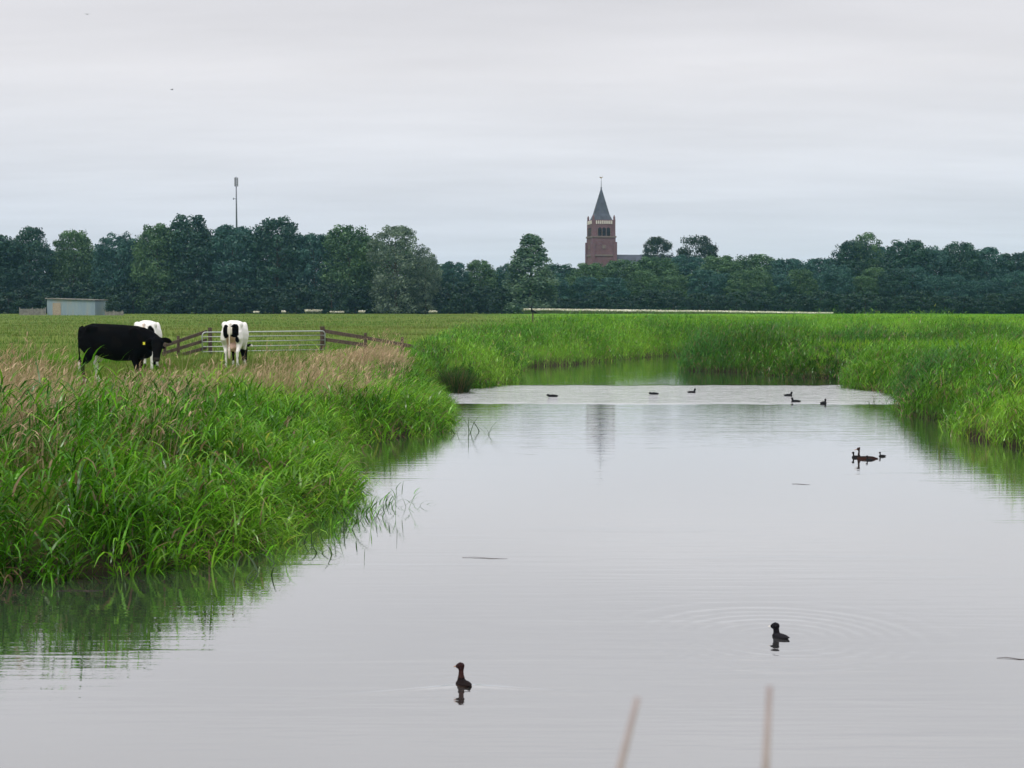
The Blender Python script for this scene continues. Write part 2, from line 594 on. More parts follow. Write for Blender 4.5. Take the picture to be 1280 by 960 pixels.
def ground_mat():
    m, nt, out = new_mat('meadow ground')
    b = N(nt, 'ShaderNodeBsdfPrincipled')
    b.inputs['Roughness'].default_value = 0.95
    b.inputs['Specular IOR Level'].default_value = 0.05
    g = N(nt, 'ShaderNodeNewGeometry')
    sep = N(nt, 'ShaderNodeSeparateXYZ')
    nt.links.new(g.outputs['Position'], sep.inputs[0])
    n1 = N(nt, 'ShaderNodeTexNoise')
    n1.inputs['Scale'].default_value = 0.09
    n1.inputs['Detail'].default_value = 8
    n1.inputs['Roughness'].default_value = 0.7
    mp = N(nt, 'ShaderNodeMapping')
    mp.inputs['Scale'].default_value = (0.6, 0.35, 1)
    nt.links.new(g.outputs['Position'], mp.inputs['Vector'])
    nt.links.new(mp.outputs[0], n1.inputs['Vector'])
    n2 = N(nt, 'ShaderNodeTexNoise')
    n2.inputs['Scale'].default_value = 2.5
    n2.inputs['Detail'].default_value = 6
    nt.links.new(g.outputs['Position'], n2.inputs['Vector'])
    ra = N(nt, 'ShaderNodeValToRGB')      # grazed pasture
    ra.color_ramp.elements[0].position = 0.35
    ra.color_ramp.elements[0].color = (0.080, 0.140, 0.018, 1)
    ra.color_ramp.elements[1].position = 0.68
    ra.color_ramp.elements[1].color = (0.140, 0.178, 0.034, 1)
    nt.links.new(n1.outputs['Fac'], ra.inputs['Fac'])
    rb = N(nt, 'ShaderNodeValToRGB')      # lush meadow
    rb.color_ramp.elements[0].position = 0.35
    rb.color_ramp.elements[0].color = (0.07, 0.20, 0.010, 1)
    rb.color_ramp.elements[1].position = 0.68
    rb.color_ramp.elements[1].color = (0.15, 0.30, 0.020, 1)
    nt.links.new(n1.outputs['Fac'], rb.inputs['Fac'])
    mr = N(nt, 'ShaderNodeMapRange')
    mr.inputs['From Min'].default_value = -6
    mr.inputs['From Max'].default_value = 6
    nt.links.new(sep.outputs['X'], mr.inputs['Value'])
    mx = N(nt, 'ShaderNodeMix', data_type='RGBA')
    nt.links.new(mr.outputs[0], mx.inputs['Factor'])
    nt.links.new(ra.outputs['Color'], mx.inputs[6])
    nt.links.new(rb.outputs['Color'], mx.inputs[7])
    # bare mud at and below the water's edge
    mz = N(nt, 'ShaderNodeMapRange')
    mz.inputs['From Min'].default_value = 0.1
    mz.inputs['From Max'].default_value = 0.55
    nt.links.new(sep.outputs['Z'], mz.inputs['Value'])
    mud = N(nt, 'ShaderNodeMix', data_type='RGBA')
    mud.inputs[6].default_value = (0.045, 0.036, 0.022, 1)
    nt.links.new(mz.outputs[0], mud.inputs['Factor'])
    nt.links.new(mx.outputs[2], mud.inputs[7])
    bp = N(nt, 'ShaderNodeBump')
    bp.inputs['Strength'].default_value = 0.15
    bp.inputs['Distance'].default_value = 0.05
    nt.links.new(n2.outputs['Fac'], bp.inputs['Height'])
    nt.links.new(bp.outputs['Normal'], b.inputs['Normal'])
    nt.links.new(mud.outputs[2], b.inputs['Base Color'])
    nt.links.new(b.outputs[0], out.inputs['Surface'])
    return m


xs = axis((-1200, -300, 150), (-300, -60, 20), (-60, -26, 2), (-26, 26, 0.4), (26, 66, 2), (66, 306, 20), (306, 1206, 150))
ys = axis((-300, -10, 30), (-10, 100, 0.4), (100, 140, 2), (140, 420, 14), (420, 1400, 140))
go = link('ground', grid_mesh('ground', xs, ys, ground_h), ground_mat(), None, True)
tag(go, kind='structure')

# ------------------------------------------------------------------ water
BIRD1 = on_z(580, 856.5)
BIRD2 = on_z(976, 797)
GREBE = on_z(1084, 573.5)


def water_h(x, y):
    z = np.zeros_like(x)
    # rings spreading from the coot
    dx, dy = x - BIRD2.x, y - BIRD2.y
    r = np.hypot(dx, dy)
    z += 0.0007 * np.cos(2 * PI * (r - 0.2) / 0.17) * np.exp(-((r - 0.75) / 0.55) ** 2)
    z += 0.0005 * np.cos(2 * PI * r / 0.30) * np.exp(-((r - 1.35) / 0.25) ** 2)
    # the two arms of the wake behind the reddish bird
    dx, dy = x - BIRD1.x, y - BIRD1.y
    for sgn, k in ((1, 0.24), (-1, 0.32)):
        off = dy + k * np.abs(dx)
        arm = np.exp(-(off / 0.035) ** 2) * (np.sign(dx) == sgn) * np.exp(-np.abs(dx) / 0.5) * np.clip(np.abs(dx) / 0.08, 0, 1)
        z += 0.008 * arm
    r = np.hypot(dx, dy)
    z += 0.0008 * np.cos(2 * PI * r / 0.12) * np.exp(-((r - 0.2) / 0.25) ** 2)
    return z


def water_mat():
    m, nt, out = new_mat('stream water')
    g = N(nt, 'ShaderNodeNewGeometry')
    sep = N(nt, 'ShaderNodeSeparateXYZ')
    nt.links.new(g.outputs['Position'], sep.inputs[0])

    def noise(sx, sy, detail, rough=0.5):
        mp = N(nt, 'ShaderNodeMapping')
        mp.inputs['Scale'].default_value = (sx, sy, 1)
        nt.links.new(g.outputs['Position'], mp.inputs['Vector'])
        n = N(nt, 'ShaderNodeTexNoise')
        n.inputs['Scale'].default_value = 1
        n.inputs['Detail'].default_value = detail
        n.inputs['Roughness'].default_value = rough
        nt.links.new(mp.outputs[0], n.inputs['Vector'])
        return n.outputs['Fac']

    def math_(op, a, b=None, c=None):
        n = N(nt, 'ShaderNodeMath', operation=op)
        for i, v in enumerate((a, b, c)):
            if v is None:
                continue
            if isinstance(v, (int, float)):
                n.inputs[i].default_value = v
            else:
                nt.links.new(v, n.inputs[i])
        return n.outputs[0]

    def smooth(v, a, b):
        n = N(nt, 'ShaderNodeMapRange', interpolation_type='SMOOTHSTEP')
        n.inputs['From Min'].default_value = a
        n.inputs['From Max'].default_value = b
        nt.links.new(v, n.inputs['Value'])
        return n.outputs[0]

    # a band of wind-ruffled water crosses the stream between 43 and 53 m
    wob = math_('MULTIPLY', math_('SUBTRACT', noise(0.3, 0.05, 4, .6), 0.5), 2.6)
    yy = math_('ADD', sep.outputs['Y'], wob)
    band = math_('MULTIPLY', smooth(yy, 42.8, 43.8), math_('SUBTRACT', 1.0, smooth(yy, 52.6, 53.4)))
    # lightly ruffled reach before it, calm water nearer
    mid = math_('MULTIPLY', smooth(yy, 27, 34), math_('SUBTRACT', 1.0, smooth(yy, 53.0, 54)))
    # thin cat's paws elsewhere
    paws = smooth(noise(0.12, 1.3, 2), 0.60, 0.68)
    ruff = math_('ADD', math_('MULTIPLY', band, 0.6), math_('ADD', math_('MULTIPLY', mid, 0.016), math_('ADD', math_('MULTIPLY', paws, 0.010), 0.016)))
    h1 = noise(0.55, 6.0, 3, 0.5)
    h2 = noise(1.6, 15.0, 2, 0.5)
    hh = math_('ADD', math_('MULTIPLY', h1, 1.0), math_('MULTIPLY', h2, 0.3))
    height = math_('MULTIPLY', hh, ruff)
    bp = N(nt, 'ShaderNodeBump')
    bp.inputs['Strength'].default_value = 1.0
    bp.inputs['Distance'].default_value = 0.16
    nt.links.new(height, bp.inputs['Height'])
    gl = N(nt, 'ShaderNodeBsdfGlossy')
    gl.inputs['Color'].default_value = (0.97, 0.97, 0.965, 1)
    rgh = math_('ADD', math_('MULTIPLY', band, 0.10), 0.002)
    nt.links.new(rgh, gl.inputs['Roughness'])
    nt.links.new(bp.outputs['Normal'], gl.inputs['Normal'])
    df = N(nt, 'ShaderNodeBsdfDiffuse')
    df.inputs['Color'].default_value = (0.05, 0.05, 0.048, 1)
    lw = N(nt, 'ShaderNodeLayerWeight')
    lw.inputs['Blend'].default_value = 0.5
    mr = N(nt, 'ShaderNodeMapRange')
    mr.inputs['From Min'].default_value = 0.3
    mr.inputs['From Max'].default_value = 0.95
    mr.inputs['To Min'].default_value = 0.24
    mr.inputs['To Max'].default_value = 0.93
    nt.links.new(lw.outputs['Facing'], mr.inputs['Value'])
    mx = N(nt, 'ShaderNodeMixShader')
    nt.links.new(mr.outputs[0], mx.inputs[0])
    nt.links.new(df.outputs[0], mx.inputs[1])
    nt.links.new(gl.outputs[0], mx.inputs[2])
    nt.links.new(mx.outputs[0], out.inputs['Surface'])
    return m


xs = axis((-48, -4.5, 0.5), (-4.5, 5.5, 0.025), (5.5, 62, 0.5))
ys = axis((1.5, 9, 0.3), (9, 16.5, 0.02), (16.5, 92, 0.5))
wo = link('water', grid_mesh('water', xs, ys, water_h), water_mat(), None, True)
tag(wo, kind='structure')

# ------------------------------------------------------------------ cows
cows = []


def cow(head, udder, coat, px, py, heading, scale, label):
    p = on_z(px, py, FIELD)
    z = gz(p.x, p.y)
    r = empty('cow', (p.x, p.y, z - 0.01), heading, label, 'cow', 'cows grazing in the pasture')
    r.scale = (scale,) * 3
    if head == 'turned':
        r.rotation_euler = (0, R(1.2), heading)
    cow_sculpt(head, udder).build('body', 0.022, 3, coat, M['coat'], r)
    return r


c1 = cow('turned', False, coat_black, 147, 480, R(-13), 1.11,
         'black cow standing side-on in tall grass, with a yellow ear tag')
bm = bmesh.new()
box(bm, (0.83, -0.345, 0.965), (0.045, 0.012, 0.06), R(20))
bm_obj('ear_tag', bm, M['tag'], c1)
cow('graze', True, coat_pied_a, 186, 464, R(97), 1.10,
    'mostly white cow seen from behind, half hidden by the black cow')
cow('graze', True, coat_pied_b, 295, 461, R(91), 1.06,
    'black and white cow seen from behind, grazing in front of the steel gate')

# ------------------------------------------------------------------ water birds


def bird(name, L, neck, head, loc, heading, coat, bill_mat, label, cat, group, bill=0.16, sub=0.1, tail_up=0.12, crest=False, hr=0.13, fat=1.0, flat=1.0):
    """L body length; neck: list of (x,z,r) in body lengths; head: (x,z); floats with its waterline at z=0"""
    r = empty(name, (loc.x, loc.y, 0.0), heading, label, cat, group)
    s = Sculpt()
    w = 0.24 * fat
    s.tube([(x * L, 0, z * L * flat, rw * L * fat, rh * L * flat) for x, z, rw, rh in
            ((-0.52, tail_up, .03, .02), (-0.42, tail_up * .8, .09, .06), (-0.25, 0.07, .19, .14), (0.0, 0.05, .235, .19), (0.22, 0.04, .22, .19),
             (0.38, 0.04, .15, .14), (0.46, 0.05, .07, .07))], 14)
    s.tube([(x * L, y * L, z * L, q * L) for x, y, z, q in neck], 10)
    hx, hy, hz = head[0] * L, head[1] * L, head[2] * L
    yaw = head[3] if len(head) > 3 else 0.0
    cx, sx = math.cos(yaw), math.sin(yaw)
    s.tube([(hx + t * L * cx, hy + t * L * sx, hz + dz * L, q * L, q2 * L) for t, dz, q, q2 in
            ((-hr * 1.05, 0.0, hr * .3, hr * .3), (-hr * .7, 0.01, hr * .75, hr * .75), (0, 0.012, hr * .92, hr * .95), (hr * .7, -0.012, hr * .66, hr * .66), (hr * 1.15, -.03, hr * .3, hr * .3))], 12)
    if crest:
        for sg in (-1, 1):
            s.tube([(hx - hr * .5 * L, hy + sg * .03 * L, hz + .05 * L, hr * .35 * L), (hx - hr * 1.5 * L, hy + sg * .05 * L, hz + .13 * L, hr * .12 * L)], 8)
    s.build('body', max(L / 42, 0.003), 3, lambda p: coat(p / L), M['plumage'], r)
    bm = bmesh.new()
    a = Vector((hx + hr * .9 * L * cx, hy + hr * .9 * L * sx, hz - 0.02 * L))
    b = a + Vector((bill * L * cx, bill * L * sx, -0.02 * L))
    bar(bm, a, b, hr * .34 * L, 8, hr * .06 * L)
    bm_obj('bill', bm, bill_mat, r)
    return r


def c_red(p):
    if p.z > 0.27:
        return (0.022, 0.009, 0.009) if p.z > .55 else (0.034, 0.014, 0.012)
    return (0.045, 0.026, 0.02) if p.x > 0.25 or p.z < .04 else (0.010, 0.006, 0.006)


def c_coot(p):
    return (0.008, 0.007, 0.009) if p.x > 0.3 or p.z > .2 else (0.014, 0.013, 0.016)


def c_far(p):
    return (0.012, 0.012, 0.013)


def c_grebe(p):
    if p.z > 0.42:
        return (0.035, 0.02, 0.015)
    if p.z > 0.16 and p.x > .2:
        return (0.022, 0.013, 0.011)
    return (0.04, 0.017, 0.013) if p.z < 0.07 else (0.015, 0.011, 0.010)


G = 'water birds swimming on the stream'
bird('water_bird', 0.20, [(0.22, 0, 0.04, .21), (0.25, 0, 0.20, .155), (0.26, 0, 0.36, .112), (0.255, 0, 0.52, .10), (0.265, 0, 0.66, .135)], (0.29, 0.02, 0.70, 0.75), BIRD1, R(118), c_red, M['bill'],
     'nearest water bird, with an upright reddish brown neck and dark back', 'bird', G, hr=.16, bill=.15, fat=1.22, flat=.78)
bird('water_bird', 0.20, [(0.24, 0, 0.08, .17), (0.27, 0, 0.24, .14), (0.29, 0, 0.40, .14)], (0.31, .03, 0.47, 0.45), BIRD2, R(128), c_coot, M['billpale'],
     'sooty black water bird with a pale bill, amid spreading ripple rings', 'bird', G, hr=.185, bill=.16, fat=1.0, flat=.8)
bird('grebe', 0.43, [(0.36, 0, 0.06, .085), (0.385, 0, 0.20, .05), (0.37, 0, 0.34, .042), (0.39, 0, 0.43, .055)], (0.40, 0, 0.445), GREBE, R(178), c_grebe, M['bill'],
     'slender long-necked grebe with a crest, swimming among its chicks', 'bird', G, bill=.13, crest=True, hr=.075, tail_up=.05, fat=.8, flat=.55)


def chick(px, py, h, L, label):
    bird('chick', L, [(0.27, 0, 0.08, .11), (0.30, 0, 0.26, .08), (0.30, 0, 0.42, .09)], (0.33, 0, 0.50), on_z(px, py), h, c_far, M['bill'], label, 'chick',
         'grebe chicks around their parent', hr=.12, bill=.1)


chick(1070.5, 572.0, R(175), 0.19, 'small dark chick swimming just ahead of the grebe')
chick(1087, 575.2, R(165), 0.15, 'small dark chick pressed close against the flank of the grebe')
chick(1103, 570.5, R(176), 0.15, 'small dark chick trailing alone behind the grebe')
low = [(0.30, 0, 0.06, .13), (0.40, 0, 0.14, .10), (0.48, 0, 0.18, .09)]
up = [(0.28, 0, 0.08, .14), (0.33, 0, 0.22, .10), (0.36, 0, 0.32, .10)]
for px, py, L, nk, hd, ang, lb in (
        (691.5, 496, 0.34, low, (0.53, 0, 0.16), 178, 'dark coot holding its head low, straight above the tower reflection\'s left side'),
        (818, 493, 0.31, low, (0.50, 0, 0.13), 172, 'dark coot with its head tucked down, alone in mid stream'),
        (864.5, 491, 0.30, up, (0.39, 0, 0.38), 5, 'dark coot swimming rightwards with head raised, nearest to mid stream on its right'),
        (985, 495, 0.31, up, (0.39, 0, 0.36), 4, 'farther of the two dark coots swimming close together, facing right'),
        (995, 502.5, 0.31, up, (0.39, 0, 0.36), 176, 'nearer of the two dark coots swimming close together, facing left'),
        (1029, 504.5, 0.30, up, (0.36, 0, 0.38), 40, 'dark coot closest to the twiggy water plant by the right bank')):
    bird('coot', L, nk, hd, on_z(px, py), R(ang), c_far, M['billpale'], lb, 'coot', 'coots far off on the stream', hr=.115, bill=.09)

# a dark bird perched on a post in the far bank
p = at_y(666, 391.5, 165)
z = gz(p.x, p.y)
bm = bmesh.new()
bar(bm, (0, 0, -.3), (0, 0, p.z - z), .10, 10, .09)
o = bm_obj('post', bm, M['wood'])
o.location = (p.x, p.y, z)
tag(o, 'short brown post sticking out of the far bank, with a dark bird on it', 'post')
r = empty('perched_bird', (p.x, p.y, p.z), R(172), 'dark hook-necked bird perched on a brown post of the far bank', 'bird')
s = Sculpt()
s.tube([(-0.30, 0, .03, .03), (-0.16, 0, .09, .07, .07), (0.0, 0, .14, .10, .10), (0.09, 0, .20, .07, .09)])
s.tube([(0.06, 0, .18, .07), (0.09, 0, .28, .05), (0.08, 0, .37, .045), (0.14, 0, .42, .045), (0.20, 0, .41, .035), (0.30, 0, .37, .012)], 10)
for y in (-.03, .03):
    s.tube([(0.02, y, .1, .03), (0.02, y, .03, .02), (0.03, y, -.005, .03)], 8)
s.build('body', 0.014, 2, c_far, M['plumage'], r)
r.scale = (1.6, 1.6, 1.6)

# birds in the air
for px, py, Y, sz, lb in ((109, 18, 120, .5, 'tiny dark bird flying highest in the sky at the upper left'), (215, 112, 120, .5, 'tiny dark bird flying alone above the mast side of the wood'),
                          (495, 286, 310, 1.0, 'left of two tiny birds flying above the silvery willow'), (504, 289.5, 310, 1.0, 'right of two tiny birds flying above the silvery willow')):
    p = at_y(px, py, Y)
    r = empty('flying_bird', p, R(random.uniform(0, 360)), lb, 'bird', 'birds in flight')
    bm = bmesh.new()
    path_tube(bm, [(-.24 * sz, 0, 0), (-.1 * sz, 0, 0), (.05 * sz, 0, .01 * sz), (.17 * sz, 0, .02 * sz), (.24 * sz, 0, 0)], [.02 * sz, .06 * sz, .075 * sz, .045 * sz, .008 * sz])
    bm_obj('body', bm, M['louvre'], r, True)
    for sg in (-1, 1):
        bm = bmesh.new()
        pts = [(0.08, .05, .02), (0.06, .25, .11), (-.02, .48, .08), (-.08, .46, .078), (-.05, .24, .105), (-.08, .05, .02)]
        for dz in (0, .012):
            bm.faces.new([bm.verts.new((a * sz, sg * b * sz, (c + dz) * sz)) for a, b, c in pts])
        bm_obj('wing', bm, M['louvre'], r)

# ------------------------------------------------------------------ gate, posts and wing fences
GL, GR_ = at_y(252.5, 450, 57.5), at_y(407, 443, 60.5)
GL.z = gz(GL.x, GL.y) + .06
GR_.z = gz(GR_.x, GR_.y) + .06
gtop_l, gtop_r = at_y(252.5, 416.3, 57.5).z, at_y(407, 413.0, 60.5).z
d = Vector((GR_.x - GL.x, GR_.y - GL.y, 0))
glen = d.length
gate = empty('field_gate', (GL.x, GL.y, 0), math.atan2(d.y, d.x), 'galvanised steel field gate with five rails and rounded corners', 'gate')
zb, zt = (GL.z + GR_.z) / 2, (gtop_l + gtop_r) / 2
bm = bmesh.new()
rad = .14
pts = [(0.02, 0, zb)]
for k in range(7):
    a = PI - k * PI / 12
    pts.append((0.02 + rad + rad * math.cos(a), 0, zt - rad + rad * math.sin(a)))
for k in range(7):
    a = PI / 2 - k * PI / 12
    pts.append((glen - .02 - rad + rad * math.cos(a), 0, zt - rad + rad * math.sin(a)))
pts.append((glen - .02, 0, zb))
path_tube(bm, pts, .027, 8)
bm_obj('frame', bm, M['galv'], gate, True)
for k in range(4):
    z = zb + .02 + (zt - zb) * k / 4.0
    bm = bmesh.new()
    bar(bm, (0.03, 0, z), (glen - .03, 0, z), .018)
    bm_obj('rail', bm, M['galv'], gate, True)
for z in (zb + .2, zt - .2):
    bm = bmesh.new()
    bar(bm, (glen - .02, .0, z), (glen - .02, .16, z), .02)
    bm_obj('hinge', bm, M['galv'], gate)


def wpost(name, px, ytop, Y, r, label=None, parent=None):
    p = at_y(px, ytop, Y)
    b = gz(p.x, p.y)
    bm = bmesh.new()
    if parent is None:
        bar(bm, (0, 0, -.3), (0, 0, p.z - b), r, 10, r * .93)
        o = bm_obj(name, bm, M['wood'])
        o.location = (p.x, p.y, b)
        tag(o, label, 'post', 'gate posts')
    else:
        bar(bm, (p.x, p.y, b - .3), (p.x, p.y, p.z), r, 8, r * .9)
        o = bm_obj(name, bm, M['wood'], parent)
    return o


wpost('gate_post', 262.5, 409.5, 57.95, .085, 'thick wooden post at the gate\'s left end, beside the pied cow')
wpost('gate_post', 403, 408.0, 60.75, .11, 'thick wooden post at the gate\'s right end, where the broken rails begin')


def make_wing(rails, posts, label):
    a0 = at_y(*rails[0][0])
    f = empty('rail_fence', (a0.x, a0.y, 0), 0, label, 'fence', 'rail fences beside the gate')
    off = Vector((a0.x, a0.y, 0))
    for a, b, h in rails:
        bm = bmesh.new()
        plank(bm, at_y(*a) - off, at_y(*b) - off, h, .045)
        bm_obj('rail', bm, M['wood'], f)
    for px, yt, Y in posts:
        p = at_y(px, yt, Y)
        b = gz(p.x, p.y)
        bm = bmesh.new()
        q = p - off
        bar(bm, (q.x, q.y + .1, b - .3), (q.x, q.y + .1, p.z), .07, 8, .06)
        bm_obj('post', bm, M['wood'], f)
    return f


make_wing([((203, 433, 55.5), (258, 414.5, 57.8), .13), ((203, 442, 55.5), (258, 425, 57.8), .13), ((208, 449, 55.6), (258, 434.5, 57.8), .13)],
          [(222, 420, 56.3), (205, 428, 55.6)], 'three sloping brown rails on posts left of the steel gate')
make_wing([((404, 413.5, 60.8), (458, 422.5, 58.5), .15), ((456, 422, 58.4), (526, 435, 55.0), .14), ((404, 424, 60.8), (458, 431.5, 58.5), .15)],
          [(456.5, 416, 58.3), (502.5, 421.5, 56.2)], 'sagging brown rails on posts right of the steel gate')

# small yellow flower by the cow
p = on_z(277, 459, FIELD)
z = gz(p.x, p.y)
r = empty('flower', (p.x, p.y, z), 0, 'single yellow flower in the grass left of the pied cow\'s feet', 'flower')
bm = bmesh.new()
bar(bm, (0, 0, 0), (0.01, 0, .14), .006, 6)
bm_obj('stem', bm, M['stick'], r)
bm = bmesh.new()
bmesh.ops.create_uvsphere(bm, u_segments=10, v_segments=6, radius=.045, matrix=Matrix.Translation((0.01, 0, .155)) @ Matrix.Diagonal((1, 1, .6, 1)))
bm_obj('petals', bm, M['petal'], r, True)

# ------------------------------------------------------------------ shed and things round it
a, b = at_y(59, 394, 268), at_y(119, 394, 268)
b2 = at_y(127.5, 394, 271)
shed = empty('shed', (a.x, a.y, gz(a.x, a.y)), 0, 'low grey-blue corrugated shed with a nearly flat roof below the trees', 'shed')
W = b.x - a.x
D = 5.0
H1, H2 = 3.05, 2.75
bm = bmesh.new()
prof = []
n = 64
for i in range(n + 1):           # corrugated front
    prof.append((W * i / n, -0.06 if i % 2 else 0.0))
ring = prof + [(W + 1.45, D * .8), (1.2, D)]
lo = [bm.verts.new((x, y, -.2)) for x, y in ring]
hi = [bm.verts.new((x, y, H1 + (H2 - H1) * max(0, min(1, x / (W + 1.4))))) for x, y in ring]
for i in range(len(ring)):
    j = (i + 1) % len(ring)
    bm.faces.new((lo[i], lo[j], hi[j], hi[i]))
bm.faces.new(lo[::-1])
bm.faces.new(hi)
bm_obj('wall', bm, M['corr'], shed)
bm = bmesh.new()
t = .16
vs = []
for x, y, z in ((-.25, -.35, H1 + .03), (W + .15, -.35, H2 + .06), (W + 1.75, D * .8 + .2, H2 + .05), (1.0, D + .3, H1 + .03)):
    vs.append((bm.verts.new((x, y, z)), bm.verts.new((x, y, z + t))))
for i in range(4):
    j = (i + 1) % 4
    bm.faces.new((vs[i][0], vs[j][0], vs[j][1], vs[i][1]))
bm.faces.new([v[0] for v in vs][::-1])
bm.faces.new([v[1] for v in vs])
bm_obj('roof', bm, M['greywood'], shed)
bm = bmesh.new()
box(bm, (1.85, -.1, 1.15), (1.5, .06, 2.3))
bm_obj('door', bm, simple('faded tan door', (0.33, 0.27, 0.2), var=.2), shed)


def board_fence(px0, px1, ytop, Y, label):
    a, b = at_y(px0, ytop, Y), at_y(px1, ytop, Y)
    g0 = gz(a.x, a.y)
    f = empty('board_fence', (a.x, a.y, g0), 0, label, 'fence', 'grey board fences beside the shed')
    w = b.x - a.x
    h = a.z - g0
    bm = bmesh.new()
    x = 0
    while x < w:
        box(bm, (x + .12, 0, h * .5 + random.uniform(-.1, .05) - .1), (.21, .03, h))
        x += .25
    bm_obj('boards', bm, M['greywood'], f)
    for x in (0.05, w / 2, w - .05):
        bm = bmesh.new()
        box(bm, (x, .09, h * .5), (.14, .14, h + .2))
        bm_obj('post', bm, M['greywood'], f)


board_fence(24, 57, 385, 267, 'weathered grey board fence against the left end of the shed')
board_fence(131, 153, 388.5, 266, 'low grey board fence right of the shed')

# ------------------------------------------------------------------ mast
p = at_y(297, 394, 405)
top = at_y(297, 221, 405).z
mast = empty('antenna_mast', (p.x, p.y, 1.0), 0, 'thin dark antenna mast rising behind the trees', 'mast')
Hm = top - 1.0
bm = bmesh.new()
bar(bm, (0, 0, 0), (0, 0, Hm * .55), .42, 10, .27)
bar(bm, (0, 0, Hm * .55), (0, 0, Hm), .27, 10, .13)
bm_obj('pole', bm, M['mast'], mast, True)
for k in range(3):
    a = k * 2 * PI / 3 + .5
    bm = bmesh.new()
    box(bm, (.42 * math.cos(a), .42 * math.sin(a), Hm - 1.45), (.22, .34, 2.5), a)
    bm_obj('antenna_panel', bm, M['antenna'], mast)
for zz in (Hm - .6, Hm - 2.2):
    bm = bmesh.new()
    bmesh.ops.create_cone(bm, cap_ends=True, segments=12, radius1=.38, radius2=.38, depth=.1, matrix=Matrix.Translation((0, 0, zz)))
    bm_obj('bracket', bm, M['mast'], mast)
bm = bmesh.new()
bar(bm, (-.1, -.2, Hm - 6.2), (-.75, -.35, Hm - 6.2), .08)
bar(bm, (-.75, -.35, Hm - 6.45), (-.75, -.35, Hm - 5.95), .14)
bm_obj('side_arm', bm, M['mast'], mast)

# ------------------------------------------------------------------ church
CY = 395.0
K = F / CY                       # px per metre there
cc = at_y(751, 394, CY)
church = empty('church', (cc.x, cc.y, 1.0), R(11), 'red brick church tower with a pointed slate spire rising over the wood', 'church')


def zy(py):
    return at_y(751, py, CY).z - 1.0


TW = 34.0 / K / (math.cos(R(11)) + math.sin(R(11)))      # side of the tower
bm = bmesh.new()
w1 = TW * 1.02
box(bm, (0, 0, zy(296.6) / 2), (w1, w1, zy(296.6)))
for sx in (-1, 1):
    for sy in (-1, 1):
        box(bm, (sx * w1 * .475, sy * w1 * .475, zy(303) / 2), (1.0, 1.0, zy(303)))
tower = bm_obj('tower', bm, M['brick'], church)
bm = bmesh.new()
zb_, zt_ = zy(296.6), zy(275.5)
box(bm, (0, 0, (zb_ + zt_) / 2), (TW, TW, zt_ - zb_))
bm_obj('belfry', bm, M['brick'], church)
bm = bmesh.new()
box(bm, (0, 0, zy(296.6)), (TW * 1.075, TW * 1.075, .45))
bm_obj('string_course', bm, M['band'], church)
bm = bmesh.new()
box(bm, (0, 0, zy(319.5)), (TW * 1.075, TW * 1.075, .5))
bm_obj('string_course', bm, M['band'], church)
# corner turrets
for sx in (-1, 1):
    for sy in (-1, 1):
        bm = bmesh.new()
        c = TW / 2 - .28
        z0, z1 = zy(281), zy(271.5)
        box(bm, (sx * c, sy * c, (z0 + z1) / 2), (.46, .46, z1 - z0))
        bmesh.ops.create_cone(bm, cap_ends=True, segments=4, radius1=.31, radius2=.05, depth=.4,
                              matrix=Matrix.Translation((sx * c, sy * c, z1 + .25)) @ Matrix.Rotation(PI / 4, 4, 'Z'))
        bm_obj('corner_turret', bm, M['brick'], church)
# parapet arcade in pale stone on each face, belfry openings, clock
for f in range(4):
    Rm = Matrix.Rotation(f * PI / 2, 4, 'Z')
    bm = bmesh.new()
    za = zy(278.3)
    for k in range(9):
        x = (k - 4) * TW * .083
        box(bm, (x, -TW / 2 - .04, za - .12), (.30, .16, .8))
        bmesh.ops.create_cone(bm, cap_ends=True, segments=10, radius1=.15, radius2=.15, depth=.17,
                              matrix=Matrix.Translation((x, -TW / 2 - .04, za + .28)) @ Matrix.Rotation(PI / 2, 4, 'X'))
    bmesh.ops.transform(bm, matrix=Rm, verts=bm.verts)
    bm_obj('arcade', bm, M['stone'], church)
    for k in (-1, 0, 1):
        x = k * TW * .185
        zc = zy(291.5)
        bm = bmesh.new()
        for sx in (-1, 1):
            box(bm, (x + sx * .62, -TW / 2 - .05, zc), (.16, .2, 1.9))
        box(bm, (x, -TW / 2 - .05, zc - .98), (1.5, .24, .16))
        bmesh.ops.transform(bm, matrix=Rm, verts=bm.verts)
        wf = bm_obj('belfry_window', bm, M['band'], church)
        bm = bmesh.new()
        box(bm, (x, -TW / 2 - .01, zc), (1.06, .06, 1.8))
        bmesh.ops.create_cone(bm, cap_ends=True, segments=16, radius1=.53, radius2=.53, depth=.06,
                              matrix=Matrix.Translation((x, -TW / 2 - .013, zc + .9)) @ Matrix.Rotation(PI / 2, 4, 'X'))
        for q in range(6):
            box(bm, (x, -TW / 2 - .06, zc - .8 + q * .3), (1.0, .06, .07))
        bmesh.ops.transform(bm, matrix=Rm, verts=bm.verts)
        bm_obj('louvre', bm, M['louvre'], wf)
    if f == 0 or f == 3:
        bm = bmesh.new()
        zc = zy(309)
        mt = Rm @ Matrix.Translation((0, -w1 / 2 - .06, zc)) @ Matrix.Rotation(PI / 2, 4, 'X') @ Matrix.Rotation(PI / 4, 4, 'Z')
        bmesh.ops.create_cone(bm, cap_ends=True, segments=4, radius1=.75, radius2=.75, depth=.14, matrix=mt)
        bm_obj('clock_panel', bm, M['band'], church)
